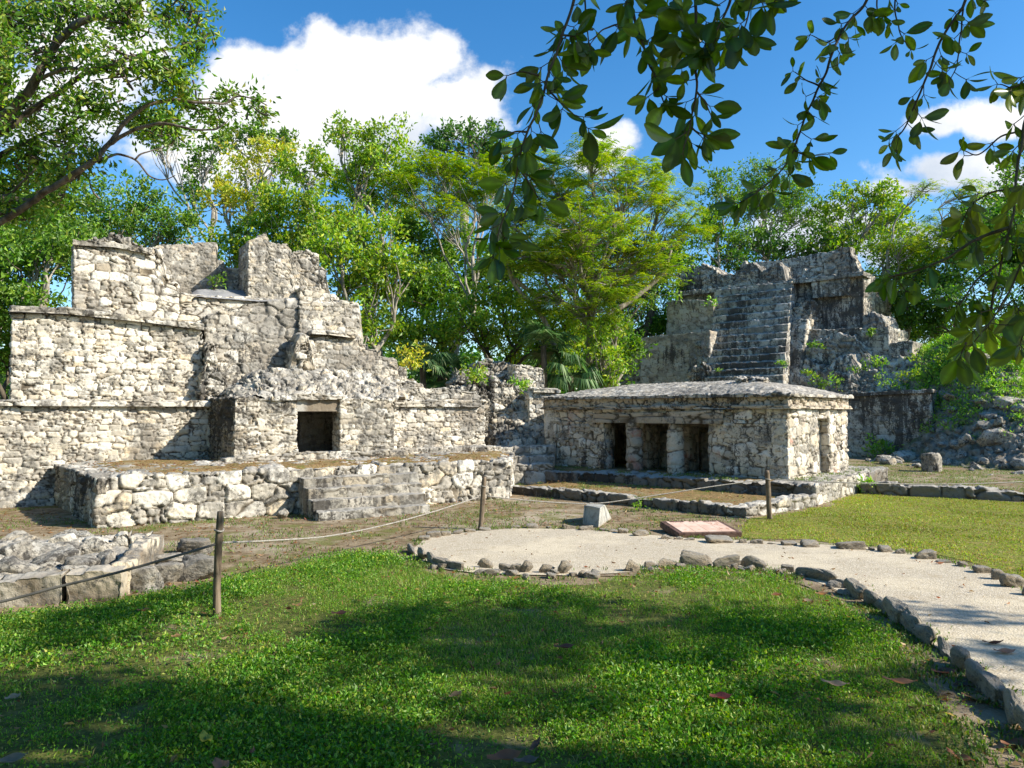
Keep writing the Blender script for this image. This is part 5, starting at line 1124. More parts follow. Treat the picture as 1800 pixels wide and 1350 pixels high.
T('tall_tree', 'tallest bright green tree standing between the yellow tree and the flowering tree', 27, 650, [(605, 235, 40, 32), (660, 262, 70, 55), (625, 320, 72, 60), (705, 300, 45, 55), (690, 370, 70, 70), (600, 380, 50, 50)], 'bright', .17, cov=2.3, seed=509, tr=.16)
T('broadleaf_tree', 'yellow green tree leaning over the right shoulder of the pale pyramid', 19, 650, [(600, 470, 70, 70), (655, 420, 70, 60), (650, 540, 62, 70), (590, 420, 45, 40), (620, 590, 45, 40), (700, 470, 50, 60)], 'bright', .14, cov=2.4, seed=510)
T('broadleaf_tree', 'very dark high tree behind the hanging branch in the centre', 36, 810, [(825, 240, 70, 38), (780, 265, 40, 45), (870, 270, 50, 40), (800, 320, 70, 50)], 'dark', .22, cov=2.0, seed=511, tr=.2)
T('feathery_tree', 'feathery olive tree with long bare limbs leaning left of the flowering tree', 24, 850, [(770, 290, 90, 34), (720, 330, 60, 34), (830, 330, 80, 45), (770, 370, 70, 30), (870, 300, 60, 40)], 'olive', .10, .42, 2.2, kind='pinnate', seed=512, bark=M_BARKL, tr=.085, fork=(830, 450))
# --- centre: flowering tree with two pale trunks
fl = T('flowering_tree', 'wide yellow green feathery tree with pale forked trunks in the centre of the forest edge', 21.5, 1043,
     [(955, 300, 110, 48), (1080, 315, 120, 48), (1165, 355, 85, 50), (1010, 390, 120, 52), (1120, 430, 95, 48), (905, 380, 70, 60), (1205, 395, 45, 40), (1045, 265, 60, 34), (1130, 295, 60, 30), (960, 450, 70, 40), (1060, 460, 80, 40), (985, 350, 90, 40), (1000, 445, 100, 42, -1.2), (1085, 500, 70, 36, -1.2), (900, 450, 60, 44, -1), (1150, 470, 60, 36, -.8), (960, 520, 60, 36, -.8), (1040, 540, 60, 30, -1)], 'olive', .085, .42, 2.2, kind='pinnate', seed=513, bark=M_BARK, tr=.11, fork=(1030, 500))
fo = np.array(fl.location); parts = []
for pts, r0, r1 in [([(985, 640, 21.3), (955, 560, 21.2), (905, 500, 21.2), (893, 450, 21.2), (905, 390, 21.1), (880, 340, 21.1)], .085, .03), ([(960, 528, 21.2), (935, 515, 21.2), (905, 490, 21.2)], .08, .06), ([(1032, 505, 21.4), (1060, 470, 21.3), (1110, 430, 21.2), (1135, 405, 21.0)], .07, .02),
                    ([(1035, 520, 21.4), (1005, 470, 21.4), (1050, 430, 21.3), (1110, 390, 21.2), (1180, 320, 21.2)], .065, .015), ([(1060, 560, 21.6), (1120, 520, 21.8), (1165, 480, 21.9), (1180, 440, 22)], .09, .04), ([(905, 440, 21.1), (880, 455, 21), (840, 455, 21)], .05, .02)]:
    P = spline([D(*q) for q in pts], 6); parts.append(tube(P, np.linspace(r0, r1, len(P)), 8))
V, F = catVF(parts); mesh_obj('limb', V, F, M_BARK, fl)
T('broadleaf_tree', 'shaded deep green tree below the feathery olive tree', 26, 760, [(740, 510, 80, 90), (820, 500, 80, 80), (780, 430, 70, 50), (900, 470, 70, 70), (720, 420, 40, 50)], 'mid', .16, cov=2.6, seed=514, bark=M_BARKD)
T('broadleaf_tree', 'shaded green tree with leafy lower branches behind the collapsed ruin', 23, 860, [(840, 570, 90, 60), (760, 590, 70, 60), (920, 590, 60, 60), (700, 580, 50, 60), (880, 520, 60, 40), (980, 620, 50, 50), (1010, 560, 60, 50)], 'bright', .13, cov=2.4, seed=515, bark=M_BARKD)
T('broadleaf_tree', 'vine covered tree with a dark leaning trunk left of the dark pyramid', 37, 1090, [(1150, 560, 60, 80), (1105, 610, 60, 60), (1170, 480, 50, 50), (1070, 560, 60, 60), (1190, 610, 40, 50)], 'mid', .15, cov=2.4, seed=516, bark=M_BARKD, tr=.17, fork=(1150, 500))
T('broadleaf_tree', 'bright lower tree between the flowering tree and the dark pyramid', 21, 1075, [(1075, 640, 32, 50), (1055, 600, 40, 40), (1078, 570, 30, 30), (1060, 680, 26, 26)], 'bright', .12, cov=2.2, seed=517)
T('broadleaf_tree', 'dark background tree behind the flowering tree', 33, 1010, [(1000, 470, 110, 60), (1100, 500, 90, 60), (950, 540, 80, 60), (1050, 400, 90, 50), (1180, 440, 60, 50), (1060, 600, 80, 60)], 'mid', .2, cov=2.4, seed=518, bark=M_BARKD)
# --- behind the dark pyramid
T('broadleaf_tree', 'small airy tree rising left behind the dark pyramid summit', 37, 1258, [(1265, 325, 45, 32), (1255, 385, 40, 45), (1290, 420, 50, 40), (1230, 420, 40, 40), (1290, 350, 25, 25)], 'mid', .18, cov=1.8, seed=519, bark=M_BARKL, tr=.08, fork=(1262, 440))
T('broadleaf_tree', 'round crowned tree with a pale forked trunk on top of the dark pyramid', 39, 1352, [(1350, 308, 62, 34), (1400, 338, 50, 36), (1310, 355, 55, 40), (1420, 380, 45, 36), (1370, 370, 50, 30), (1345, 340, 60, 30)], 'mid', .15, cov=1.7, seed=520, bark=M_BARKL, tr=.11, fork=(1350, 440), z0=5.0)
T('broadleaf_tree', 'dark low trees massed right behind the dark pyramid summit', 38, 1400, [(1400, 440, 80, 35), (1330, 430, 60, 40), (1460, 440, 50, 40), (1290, 455, 40, 30)], 'dark', .2, cov=2.2, seed=521)
T('yellow_tree', 'yellow green domed tree right of the dark pyramid summit', 38, 1490, [(1500, 348, 62, 32), (1555, 350, 48, 34), (1460, 390, 52, 40), (1530, 395, 70, 36), (1480, 430, 50, 30), (1580, 380, 36, 40)], 'bright', .2, cov=2.0, seed=522, bark=M_BARKL, tr=.14, fork=(1500, 450))
T('feathery_tree', 'thin feathery tree with an upright bare branch behind the right hanging leaves', 33, 1560, [(1625, 330, 38, 16), (1600, 420, 60, 40), (1670, 400, 70, 40), (1590, 480, 60, 40), (1700, 340, 50, 30)], 'olive', .12, .42, 1.3, kind='pinnate', seed=523, tr=.1, fork=(1560, 440))
T('broadleaf_tree', 'mid green tree right beside the summit peak of the dark pyramid', 34, 1590, [(1560, 450, 55, 50), (1620, 460, 70, 50), (1570, 500, 50, 40), (1660, 440, 50, 50)], 'bright', .17, cov=2.0, seed=524)
T('broadleaf_tree', 'deep green shadowed tree behind the vegetated mound at the right', 33, 1700, [(1680, 500, 100, 60), (1780, 470, 100, 80), (1620, 550, 80, 50), (1850, 520, 100, 100), (1740, 400, 90, 60)], 'dark', .18, cov=2.6, seed=525, bark=M_BARKD)
T('broadleaf_tree', 'tall tree behind the right edge above the mound', 36, 1830, [(1780, 360, 70, 50), (1850, 300, 100, 70), (1880, 400, 100, 70), (1720, 420, 60, 40)], 'mid', .2, cov=2.0, seed=526)
T('leafy_shrub', 'rounded dark shrub directly right of the dark pyramid', 38, 1600, [(1590, 570, 62, 42), (1640, 585, 50, 30), (1560, 545, 36, 28)], 'mid', .13, cov=2.4, seed=527, tr=.06, z0=1.5, category='shrub')
# far wood closing the view
rg = np.random.default_rng(61); n = 2200; xs = rg.uniform(-62, 62, n); ys = rg.uniform(41, 54, n); tops = 6.0 + 6 * (fbm(np.c_[xs * .16, ys * 0, ys * 0], 5, 3)) + np.where((xs > -20) & (xs < -6), 1.0, 0) ; zs = rg.uniform(0, 1, n) ** .8 * tops
V, F, A = leaf_cloud(np.c_[xs, ys, zs], np.full(n, 1.0), np.full(n, 34), .42, .55, 'dark', rg)
tag(mesh_obj('far_wood', V, F, mLeaf, attrs={'tint': A}, smooth=False), 'dark mass of forest far behind the ruins', 'forest', kind='stuff')
rg = np.random.default_rng(62); n = 380; xs = rg.uniform(-26, 4.2, n); ys = 27 + rg.uniform(0, 9, n); zs = rg.uniform(0, 1, n) * 3.6
V, F, A = leaf_cloud(np.c_[xs, ys, zs], np.full(n, .7), np.full(n, 60), .22, .5, 'dark', rg)
tag(mesh_obj('undergrowth', V, F, mLeaf, attrs={'tint': A}, smooth=False), 'tangled dark undergrowth between the forest trunks', 'undergrowth', kind='stuff')

# --- fan palms
def fan_palm(label, px, py, depth, R, n, seed, droop=.4, zb=0.0):
    rg = np.random.default_rng(seed); c = D(px, py, depth); base = np.array([c[0], c[1], zb]); o = thing('fan_palm', label, 'palm', base, 'fan palms in the forest edge')
    V, F = tube(wob_path(base, c, 10, .05, seed), np.linspace(.11, .08, 10), 9); mesh_obj('trunk', V, F, M_BARKD, o)
    for i in range(n):
        a = i * 2.4 + rg.normal(0, .25); el = rg.uniform(-.5, 1.0); d = np.array([math.cos(a) * math.cos(el), math.sin(a) * math.cos(el), math.sin(el)]); pl_ = R * rg.uniform(.35, .6); h = c + d * pl_
        s = unit(np.cross(d, [0, 0, 1.0])); nn = np.cross(s, d); Vs, Fs = [], []; k = 26
        for j in range(k):
            th = (j / (k - 1) - .5) * 4.0; dd = d * math.cos(th) + s * math.sin(th); L = R * rg.uniform(.5, .62) * (1 - .15 * abs(th) / 2); w_ = .028 * R
            sd_ = unit(np.cross(dd, nn)); m1 = h + dd * L * .5 + nn * .02; tp = h + dd * L + np.array([0, 0, -droop * L * rg.uniform(.4, 1.1)])
            b = len(Vs); Vs += [h, m1 + sd_ * w_, tp, m1 - sd_ * w_]; Fs.append([b, b + 1, b + 2, b + 3])
        A = tints(k, [(.09, .19, .06), (.13, .24, .08), (.07, .15, .05), (.2, .28, .12)], rg, .15, 4)
        Vt, Ft = tube(np.array([c, c + d * pl_ * .5 + [0, 0, .02], h]), .012, 5, cap=False); At = np.tile([[.10, .16, .05, 1]], (len(Vt), 1))
        V, F, A = cat([(np.array(Vs), [np.array(Fs)], A), (Vt, Ft, At)]); mesh_obj('frond', V, F, mLeaf, o, attrs={'tint': A}, smooth=False)
fan_palm('fan palm with upright spiky fronds behind the collapsed ruin', 955, 608, 20.5, 1.15, 16, 71)
fan_palm('fan palm with long drooping fronds beside the temple roof', 1003, 662, 20.6, 1.0, 14, 72, 1.0)
fan_palm('low fan palm at the right end of the pale pyramid', 775, 660, 21.5, 1.0, 12, 73, .5)
fan_palm('small shaded fan palm behind the broken right shoulder of the pyramid', 742, 632, 20.5, .9, 12, 74, .6)

# --- plants growing on the ruins and the mound
def plant(label, p, r, pal, L, n, seed, name='weed', stem=.5, cat_='plant', group=None):
    rg = np.random.default_rng(seed); p = np.asarray(p, float); o = thing(name, label, cat_, p, group); k = max(5, n // 16); C = p + np.c_[rg.normal(0, r * .45, (k, 2)), rg.uniform(.15, 1, k) * r * 1.3]
    V, F, A = leaf_cloud(C, np.full(k, r * .42), np.full(k, max(2, n // k)), L, .42, pal, rg, .8, .3); mesh_obj('foliage', V, F, mLeaf, o, attrs={'tint': A}, smooth=False)
    V, F = catVF([tube(wob_path(p - [0, 0, .03], q, 6, .1, i), np.linspace(.008, .003, 6), 4, cap=False) for i, q in enumerate(C[:12])]); mesh_obj('stem', V, F, M_BARKD, o)
pp = lambda x, y, pl, off=0: PL(x, y, shift(pl, off))
plant('small green weed rooted on the ledge inside the broken chamber of the pale pyramid', pp(376, 508, L2, .5), .22, 'mid', .09, 90, 81)
plant('bright weed on the upper left side of the dark pyramid stairway', pp(1250, 538, PB, 2.9), .3, 'fresh', .13, 80, 82)
plant('bright weed tuft at the lower right of the dark pyramid stairway', pp(1379, 648, PB, .75), .28, 'fresh', .10, 90, 83)
plant('small weed at the foot of the dark pyramid stairway', pp(1266, 654, PB, .8), .16, 'fresh', .09, 50, 84)
plant('yellow green shrub on the rubble left of the collapsed ruin', D(838, 676, 18.0), .34, 'bright', .10, 260, 85, 'leafy_shrub', cat_='shrub')
plant('pale prickly leaved weed on the slope of the collapsed ruin', D(915, 694, 17.8), .26, 'fresh', .12, 120, 86)
plant('light yellow shrub behind the broken shoulder of the pale pyramid', D(722, 648, 18.2), .42, 'yellow', .12, 260, 87, 'leafy_shrub', cat_='shrub')
plant('grassy weed against the foot of the shaded right wall', G(1545, 805), .5, 'fresh', .14, 240, 88)
plant('tall weed at the shaded wall right behind the temple corner', G(1512, 800), .4, 'mid', .13, 160, 89)
plant('weed at the junction of the temple terrace and the low kerb wall', G(1517, 868), .22, 'fresh', .08, 140, 90)
plant('green weed in front of the low terrace curb', G(1122, 899), .10, 'fresh', .05, 70, 91)
for i, (x, y, off, r) in enumerate([(1432, 618, 1.9, .28), (1470, 684, .3, .4), (1425, 668, .9, .25), (1510, 655, 1.0, .32), (1540, 648, 1.2, .35), (1590, 672, .4, .45), (1440, 686, .1, .3), (1560, 682, .2, .4), (1620, 640, 1.0, .5), (1530, 592, 2.9, .22)]):
    plant('green weed rooted on the ruined lower tiers of the dark pyramid', pp(x, y, PB, off), r, ['mid', 'fresh', 'bright'][i % 3], .12, 110, 100 + i, group='weeds on the lower tiers of the dark pyramid')
# mound cover
rg = np.random.default_rng(131); xs, ys = rg.uniform(11.5, 25, 5200), rg.uniform(21, 32, 5200); zz = np.array(heap_z(xs[None], ys[None]))[0]
kk = (zz > .5) & (rg.uniform(0, 1, 5200) < np.clip((zz - .5) / 1.6, .08, 1) * np.where(ys > 23.2, 1, .4)); C = np.c_[xs, ys, zz + .1][kk]
V, F, A = leaf_cloud(C, np.full(len(C), .26), np.full(len(C), 22), .10, .4, 'fresh', rg, .5, .7)
tag(mesh_obj('mound_weeds', V, F, mLeaf, attrs={'tint': A}, smooth=False), 'bright green weeds covering the mound at the right', 'ground cover', kind='stuff')
for i, (X, Y) in enumerate([(15.6, 25.2), (16.8, 24.4), (18.2, 25.6), (15.0, 26.3), (17.4, 26.5), (19.6, 26.2)]):
    z = float(heap_z(np.array([[X]]), np.array([[Y]]))[0, 0]); plant('bright feathery green bush on the mound at the right', (X, Y, z), .5, 'fresh', .13, 360, 140 + i, 'leafy_shrub', cat_='shrub', group='bushes on the right mound')

rg = np.random.default_rng(140); n = 1500; a = rg.uniform(rad(150), rad(395), n); r = rg.uniform(15, 22, n); xs, ys = r * np.cos(a) * 1.15, r * np.sin(a) * .9 + 1; hmax = np.where(xs > 4, 5.5, 11.0); zs = rg.uniform(0, 1, n) ** .8 * hmax
kq = ~((ys > 4) & (np.abs(xs) < .78 * ys + 3)) & ~((xs > 4) & (ys > -9)); V, F, A = leaf_cloud(np.c_[xs, ys, zs][kq], np.full(kq.sum(), 1.0), np.full(kq.sum(), 40), .36, .55, 'mid', rg)
tag(mesh_obj('unseen_forest_edge', V, F, mLeaf, attrs={'tint': A}, smooth=False), 'forest edge added unseen behind the viewpoint to block sky light', 'forest', kind='stuff')  # unseen trees added to cut sky light and bounce green
# --- big near tree reaching in from the left
rg = np.random.default_rng(150); YN = 10.5; k = YN / FPX
nt_ = thing('spreading_tree', 'big near tree whose thick grey branches reach in from the upper left corner', 'tree', D(-95, 1010, YN) * [1, 1, 0])
parts = []; branches = [
    ([(-95, 960, 10.5), (-90, 700, 10.5), (-70, 480, 10.5), (-50, 330, 10.5), (-20, 240, 10.5), (10, 120, 10.6), (5, 20, 10.7), (-10, -120, 10.7)], .26, .13),
    ([(-20, 240, 10.5), (20, 195, 10.4), (60, 140, 10.3), (95, 75, 10.2), (150, 35, 10.1), (225, 14, 10), (290, -15, 10)], .13, .06), ([(75, 115, 10.3), (100, 40, 10.4), (110, -40, 10.4)], .06, .05),
    ([(-30, 250, 10.6), (30, 212, 10.7), (80, 178, 10.7), (140, 138, 10.7), (195, 108, 10.8), (250, 92, 10.8), (320, 78, 10.9), (385, 62, 11)], .10, .015),
    ([(-70, 480, 10.5), (-20, 400, 10.4), (60, 350, 10.2), (105, 325, 10.1), (165, 282, 10), (190, 250, 10), (235, 205, 10), (285, 178, 10.1), (345, 182, 10.2), (390, 178, 10.3), (425, 166, 10.4), (470, 185, 10.4)], .095, .012),
    ([(165, 282, 10), (200, 272, 10.1), (238, 282, 10.2), (262, 305, 10.3), (283, 312, 10.3), (305, 305, 10.3)], .035, .01), ([(238, 282, 10.2), (262, 268, 10.3), (300, 255, 10.4)], .025, .008),
    ([(-60, 400, 10.5), (0, 352, 10.6), (45, 352, 10.6), (75, 338, 10.6), (130, 312, 10.6)], .12, .07), ([(0, 352, 10.6), (30, 330, 10.5), (60, 300, 10.4)], .04, .02),
    ([(190, 250, 10), (230, 232, 9.9), (280, 215, 9.8), (330, 225, 9.8), (375, 230, 9.8), (400, 215, 9.8)], .05, .012), ([(-40, 300, 10.6), (20, 262, 10.8), (70, 240, 10.9), (150, 205, 11), (220, 170, 11.1)], .08, .02),
    ([(60, 140, 10.3), (130, 120, 10), (200, 125, 9.8), (270, 120, 9.7)], .05, .012)]
for pts, r0, r1 in branches:
    P = spline([D(*q) for q in pts], 6); P += np.c_[fbm(P * 2.5, 1, 3), fbm(P * 2.5 + 7, 2, 3), fbm(P * 2.5 + 13, 3, 3)] * .12; parts.append(tube(P, np.linspace(r0, r1, len(P)) * .58, 10))
V, F = catVF(parts[:1]); mesh_obj('trunk', V, F, M_BARKD, nt_); 
nlobes = [(30, 40, 80, 70), (130, 20, 90, 55), (230, 35, 90, 50), (320, 20, 70, 45), (90, 100, 90, 45), (50, 200, 70, 50), (150, 180, 80, 45), (215, 115, 80, 40), (300, 130, 75, 45), (350, 80, 50, 45), (250, 215, 75, 40), (340, 180, 60, 32), (60, 285, 80, 50), (120, 245, 70, 40), (420, 178, 36, 22), (455, 195, 26, 22), (-30, 120, 70, 110), (380, 210, 36, 26), (20, 330, 60, 40), (290, 225, 60, 26), (130, 300, 50, 36), (35, 372, 60, 36), (95, 335, 50, 30), (170, 275, 36, 24)]
cs, cnt, rr_, tw_ = [], [], [], []
for cx, cy, rx, ry in nlobes:
    c = D(cx, cy, YN + rg.normal(0, .5)); n = max(5, int(rx * ry / 170)); C = lobe_clusters(c, np.array([rx * k, .6 * rx * k, ry * k]), n, rg); cs.append(C); cnt.append(rg.integers(12, 50, n)); rr_.append(np.full(n, .2) * rg.uniform(.7, 1.3, n))
    for q in C: tw_.append(tube(wob_path(c + rg.normal(0, .12, 3), q, 6, .18, rg.uniform(0, 50)), np.linspace(.016, .004, 6), 4, cap=False))
V, F, A = leaf_cloud(np.concatenate(cs), np.concatenate(rr_), np.concatenate(cnt), .098, .42, 'near', rg, .9, .1); mesh_obj('crown', V, F, mLeaf, nt_, attrs={'tint': A}, smooth=False)
V, F = catVF(parts[1:] + tw_); mesh_obj('limb', V, F, bark_mat('brown_bark', (.07, .055, .04), (.22, .18, .14)), nt_)

# --- tree overhead: its trunk stands out of frame to the right; twigs with large leathery leaves hang into view
rg = np.random.default_rng(170)
ov = thing('overhanging_tree', 'large leaved tree whose dark leafy twigs hang down across the upper right of the view', 'tree', (8.6, 1.2, 0))
mBig, t = material('leathery_leaf')
at = t.n('ShaderNodeAttribute', dict(attribute_name='tint')); P = t.n('ShaderNodeTexCoord').outputs['Object']
cc = t.mix(t.rng(t.noise(P, 30, 4, .6), .4, .65, 0, .35), at.outputs['Color'], (.10, .11, .02))
d1 = t.n('ShaderNodeBsdfDiffuse', None, Color=cc); d2 = t.n('ShaderNodeBsdfTranslucent', None, Color=t.n('ShaderNodeHueSaturation', None, Saturation=1.2, Value=1.5, Color=cc).outputs[0]); d3 = t.n('ShaderNodeBsdfGlossy', None, Color=(.9, .9, .9, 1), Roughness=.32)
mx = t.n('ShaderNodeMixShader', None, i0=.45, i1=d1, i2=d2); mx2 = t.n('ShaderNodeMixShader', None, i0=.045, i1=mx, i2=d3); t.n('ShaderNodeOutputMaterial', None, Surface=mx2)
def big_leaf(p, d, s, L, W, rg):
    m = 7; f = np.linspace(0, 1, m); w_ = W * .5 * np.sin(np.pi * np.clip(f, .0, 1) ** 1.12) ** .62; w_[0] = .002; w_[-1] = .003; nn = np.cross(d, s); cu = rg.normal(.12, .12); fold = rg.uniform(.05, .28)
    ctr = p + np.outer(f * L, d) - np.outer(L * cu * f * f, nn); V = []
    for i in range(m):
        V += [ctr[i] + s * w_[i] + nn * w_[i] * fold, ctr[i] + s * w_[i] * .5 + nn * w_[i] * fold * .3, ctr[i], ctr[i] - s * w_[i] * .5 + nn * w_[i] * fold * .3, ctr[i] - s * w_[i] + nn * w_[i] * fold]
    return np.array(V), gridF(m, 5)
BIGC = [(.075, .15, .018), (.11, .20, .022), (.05, .11, .015), (.16, .24, .028), (.10, .15, .028)]
BIGC_LIT = [(.14, .21, .02), (.20, .27, .028), (.10, .16, .018), (.28, .33, .04), (.18, .20, .04)]  # brighter olive copy: sunlight on the right-hand strands put into colour
cr, cup = np.array([1.0, 0, 0]), np.array([0, 0, 1.0])
strands = [  # twig polyline (px, py, metres away), leaves, leaf length in metres, leaf offset scale
    ([(1016, -60, 2.7), (1003, 20, 2.65), (985, 70, 2.6), (966, 125, 2.55), (945, 190, 2.5), (925, 235, 2.5), (912, 290, 2.5), (898, 350, 2.5), (880, 400, 2.5), (868, 445, 2.5)], 66, .118),
    ([(958, 150, 2.55), (985, 180, 2.52), (1010, 205, 2.5), (1030, 222, 2.5)], 12, .13), ([(912, 300, 2.5), (930, 325, 2.5), (945, 350, 2.5)], 7, .115), ([(925, 232, 2.5), (905, 232, 2.5), (885, 240, 2.5)], 5, .1),
    ([(948, 130, 2.55), (920, 125, 2.55), (895, 130, 2.55)], 7, .12), ([(1022, -40, 2.7), (1030, 40, 2.65), (1036, 85, 2.6)], 9, .12), ([(985, 62, 2.6), (1010, 60, 2.6), (1040, 55, 2.65)], 8, .12),
    ([(1100, -50, 2.8), (1112, 20, 2.75), (1130, 75, 2.7), (1150, 140, 2.65), (1165, 180, 2.6)], 30, .13), ([(1085, 45, 2.7), (1060, 55, 2.65), (1040, 75, 2.65)], 8, .125),
    ([(1215, -60, 2.7), (1222, 20, 2.7), (1222, 90, 2.65), (1222, 160, 2.6), (1215, 215, 2.6), (1200, 265, 2.6)], 40, .135), ([(1222, 160, 2.6), (1240, 180, 2.6), (1250, 200, 2.6)], 6, .13), ([(1215, 225, 2.6), (1232, 240, 2.6)], 2, .12),
    ([(1290, -60, 2.6), (1285, 0, 2.6), (1262, 50, 2.6), (1245, 80, 2.6)], 24, .135), ([(1340, -60, 2.5), (1325, -10, 2.5), (1310, 40, 2.5), (1295, 85, 2.5)], 18, .13), ([(1160, -60, 2.8), (1165, 20, 2.8), (1172, 80, 2.75)], 22, .13), ([(1400, -60, 2.5), (1385, -20, 2.5), (1360, 5, 2.5)], 8, .12),
    ([(1545, -60, 3.1), (1520, 10, 3.1), (1485, 50, 3.05), (1462, 100, 3.0), (1440, 150, 3), (1418, 200, 3), (1400, 245, 3), (1385, 285, 3), (1345, 325, 3), (1300, 355, 3)], 74, .115), ([(1440, 150, 3), (1415, 140, 3), (1395, 125, 3)], 8, .11), ([(1480, 55, 3.05), (1455, 75, 3.1), (1430, 62, 3.1)], 8, .11), ([(1395, 265, 3), (1415, 270, 3), (1450, 270, 3)], 6, .12),
    ([(1720, -60, 3.1), (1690, 10, 3.1), (1660, 60, 3.05), (1640, 110, 3.0), (1622, 150, 3), (1605, 190, 3), (1590, 225, 3), (1570, 250, 3)], 42, .115), ([(1690, 10, 3.1), (1690, 60, 3.05), (1685, 110, 3.0), (1672, 140, 3)], 16, .125), ([(1580, -60, 3.1), (1575, 20, 3.1), (1585, 60, 3.05), (1600, 85, 3)], 14, .115), ([(1540, -30, 3.1), (1545, 20, 3.1), (1560, 35, 3.1)], 8, .1), ([(1880, -20, 2.9), (1800, -5, 2.9), (1735, 2, 2.9)], 5, .1),
    ([(1900, 40, 2.6), (1830, 130, 2.6), (1800, 220, 2.6), (1790, 300, 2.55), (1780, 380, 2.5), (1762, 450, 2.5), (1745, 520, 2.5), (1738, 570, 2.5)], 50, .12), ([(1800, 230, 2.6), (1760, 240, 2.65), (1720, 270, 2.7), (1690, 262, 2.7)], 14, .10), ([(1785, 330, 2.55), (1740, 340, 2.6), (1705, 360, 2.6), (1690, 400, 2.6)], 20, .12), ([(1775, 400, 2.5), (1720, 420, 2.5), (1660, 455, 2.5), (1600, 480, 2.5), (1560, 490, 2.5)], 26, .115),
    ([(1760, 460, 2.5), (1720, 490, 2.5), (1690, 530, 2.5), (1680, 550, 2.5)], 16, .105), ([(1840, 420, 2.4), (1800, 460, 2.4), (1770, 520, 2.4), (1740, 570, 2.4), (1715, 600, 2.4)], 18, .12), ([(1850, 90, 2.6), (1790, 150, 2.6), (1760, 148, 2.6)], 10, .115), ([(1850, 480, 2.3), (1810, 560, 2.3), (1795, 600, 2.3)], 10, .13), ([(1850, 250, 2.4), (1820, 350, 2.4), (1800, 450, 2.4)], 15, .12), ([(1700, 600, 2.4), (1690, 620, 2.4)], 3, .11)]
lv, tw_ = [], []
for pts, nl, L in strands:
    P = spline([D(*q) for q in pts], 8); n = len(P); P = P + np.c_[fbm(P * 9, 1, 2), fbm(P * 9 + 7, 2, 2), fbm(P * 9 + 13, 3, 2)] * .02; tw_.append(tube(P, np.linspace(.0065, .0025, n) if nl > 20 else np.linspace(.004, .0018, n), 6))
    nn_ = max(2, int(nl / 2.5)); vis = np.clip(np.linspace(.10, 1, nn_) + rg.normal(0, .35 / nn_, nn_), .08, 1); vis[-1] = 1
    for i, f in enumerate(vis):
        j = min(int(f * (n - 1)), n - 2); a = P[j] + (P[j + 1] - P[j]) * (f * (n - 1) - j); tg = unit(P[j + 1] - P[j])
        sd_ = (-1) ** i * rg.uniform(.3, 1.0); tdir = unit(tg * rg.uniform(.2, .9) + cr * sd_ + np.array([0, 1, 0]) * rg.normal(0, .5) - cup * rg.uniform(-.1, .45)) if f < .99 else tg
        tl_n = (rg.uniform(.015, .07) if f < .99 else .01) * L / .12; nd = a + tdir * tl_n; tw_.append(tube(np.array([a, a + tdir * tl_n * .5 - cup * .002, nd]), .0018, 4, cap=False))
        sz = rg.uniform(.6, 1.12); k_n = int(rg.integers(2, 6))
        for q_ in range(k_n):
            th = q_ * 2.4 + rg.normal(0, .4); e1 = unit(np.cross(tdir, [.3, .9, .2])); e2 = np.cross(tdir, e1)
            dv = unit(tdir * rg.uniform(.15, .8) + (e1 * math.cos(th) + e2 * math.sin(th) * .7) * rg.uniform(.5, 1.0) - cup * rg.uniform(.1, .65)); pet = rg.uniform(.008, .02); p0_ = nd + dv * pet
            sv = unit(np.cross(dv, unit(rg.normal(0, .6, 3) + np.array([0, -1.0, .3])))); Lf = L * (.78 if pts[0][0] > 1420 else .88) * sz * rg.uniform(.6, 1.12)
            V, F = big_leaf(p0_, dv, sv, Lf, Lf * rg.uniform(.40, .56), rg); A = np.tile(np.r_[np.array((BIGC if pts[0][0] < 1780 else BIGC_LIT)[rg.integers(5)]) * rg.uniform(.7, 1.35), 1], (len(V), 1)); A[2::5, :3] *= 1.7
            lv.append((V, [F], A)); tw_.append(tube(np.array([nd, p0_]), .0013, 4, cap=False))
V, F, A = cat(lv); mesh_obj('foliage', V, F, mBig, ov, attrs={'tint': A})
# the crown overhead, out of frame, that shades the lawn
SUNv = SUN / np.linalg.norm(SUN)
shade = [(200, 1210, 230, 40, 1.2), (480, 1190, 180, 34, 1.2), (620, 1120, 170, 26, 1.3), (900, 1085, 240, 36, 1.5), (1150, 1095, 220, 40, 1.5), (1330, 1105, 130, 30, 1.3), (70, 1120, 110, 24, 1.3), (1400, 1170, 160, 30, 1.1), (800, 1150, 230, 32, 1.4), (1080, 1150, 230, 26, 1.2), (1490, 1105, 50, 24, 1.2), (1640, 1190, 60, 36, .8), (1700, 1093, 80, 18, 1.1), (1790, 1155, 60, 16, 1), (330, 1058, 50, 8, .8), (1330, 1240, 110, 20, .9), (1480, 1295, 110, 26, .8), (690, 1270, 90, 14, .7), (1150, 1325, 110, 16, .6), (40, 1250, 90, 20, .9), (400, 1280, 100, 12, .6), (930, 1235, 90, 12, .7), (130, 1088, 100, 8, .9), (540, 1335, 100, 14, .7), (830, 1330, 60, 12, .6)]
cs = []
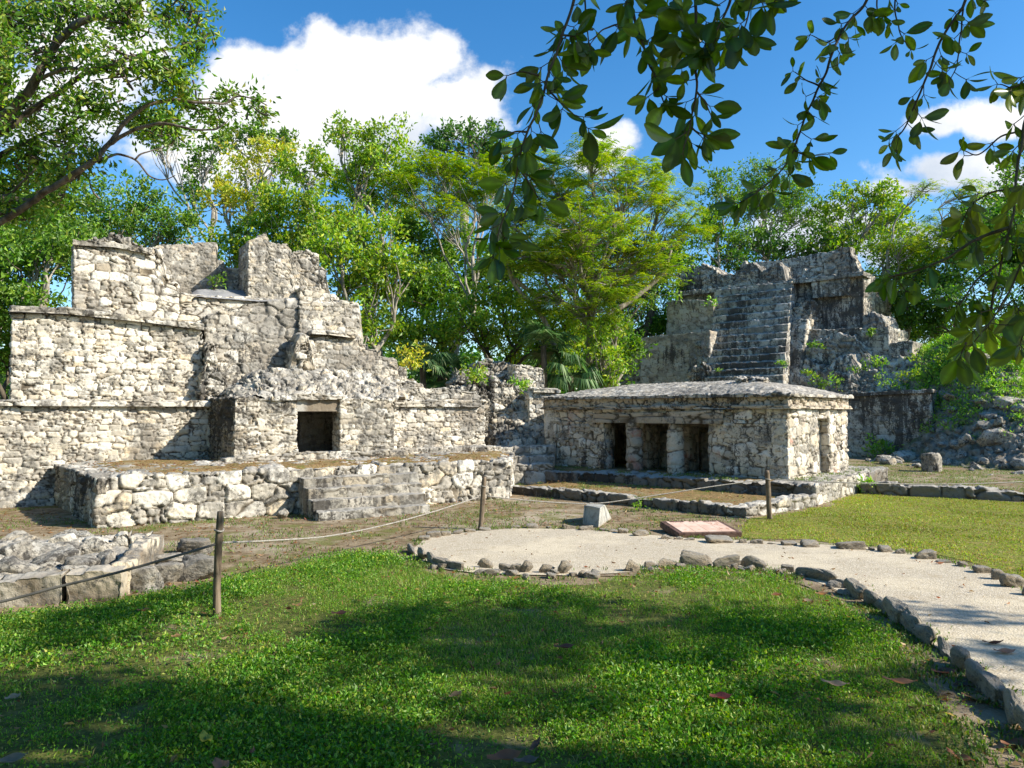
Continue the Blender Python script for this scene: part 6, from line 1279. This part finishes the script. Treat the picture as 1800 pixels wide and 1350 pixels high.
for cx, cy, rx, ry, w_ in shade:
    g0 = G(cx, cy); ex = rx * g0[1] / FPX; ey = abs(G(cx, cy - ry)[1] - G(cx, cy + ry)[1]) / 2; n = max(4, int(ex * ey * math.pi * 8.5 * w_))
    a = rg.uniform(0, 6.283, n); r = np.sqrt(rg.uniform(0, 1, n)); gp = np.c_[g0[0] + ex * r * np.cos(a), g0[1] + ey * r * np.sin(a), np.zeros(n)]; gp = gp[fbm(gp * np.array([1.6, 2.4, 1]), 201, 3) < .12]; h = rg.uniform(4.4, 6.4, len(gp)); cs.append(gp + SUNv * (h / SUNv[2])[:, None])
for pts, nl, L in strands:
    for q in pts[1::4] if pts[0][0] < 1780 else []:
        p = D(*q); cs.append((p + SUNv * rg.uniform(3.4, 5.5, (1, 1)) + rg.normal(0, .12, (1, 3))))  # unseen clumps added sunward to keep the hanging strands in shade
ce = np.c_[rg.uniform(-6, 7, 620), rg.uniform(-9, .8, 620), rg.uniform(6.2, 9, 620)]  # extra unseen clumps above the camera, added to block sky light
C = np.concatenate(cs + [ce]); V, F, A = leaf_cloud(C, np.where(np.arange(len(C)) < len(C) - 620, .28, .55), np.where(np.arange(len(C)) < len(C) - 620, 32, 60), .15, .5, BIGC, rg, .7, .3)
mesh_obj('unseen_upper_crown', V, F, mBig, ov, attrs={'tint': A}, smooth=False)
parts = [tube(wob_path((8.6, 1.2, -.1), (8.0, 1.6, 4.6), 16, .05, 3), np.linspace(.36, .24, 16), 14)]
V, F = catVF(parts); mesh_obj('trunk', V, F, M_BARK, ov)
parts = []; cen = C[rg.permutation(len(C))[:16]]
for i, c in enumerate(cen):
    P = wob_path((8.0, 1.6, 4.5), c, 16, .12, i, .05); parts.append(tube(P, np.linspace(.13, .03, 16), 8))
    dd = np.linalg.norm(C - c, axis=1)
    for q in C[np.argsort(dd)[1:12]]: parts.append(tube(wob_path(P[rg.integers(9, 16)], q, 7, .12, rg.uniform(0, 99)), np.linspace(.025, .006, 7), 5, cap=False))
for pts, nl, L in strands:
    if pts[0][1] < 0 or pts[0][0] > 1795:
        a = D(*pts[0]); e = np.array([a[0] * .6 + 2.2, a[1] - .6, a[2] + 1.6]); parts.append(tube(wob_path(e, a, 9, .08, a[0], .1), np.linspace(.02, .0065, 9), 6)); parts.append(tube(wob_path((7.9, 1.6, 4.6), e, 12, .08, a[0] + 1, .1), np.linspace(.07, .02, 12), 6))
V, F = catVF(parts); mesh_obj('limb', V, F, M_BARK, ov)
V, F = catVF(tw_); mesh_obj('twig', V, F, M_BARKD, ov)
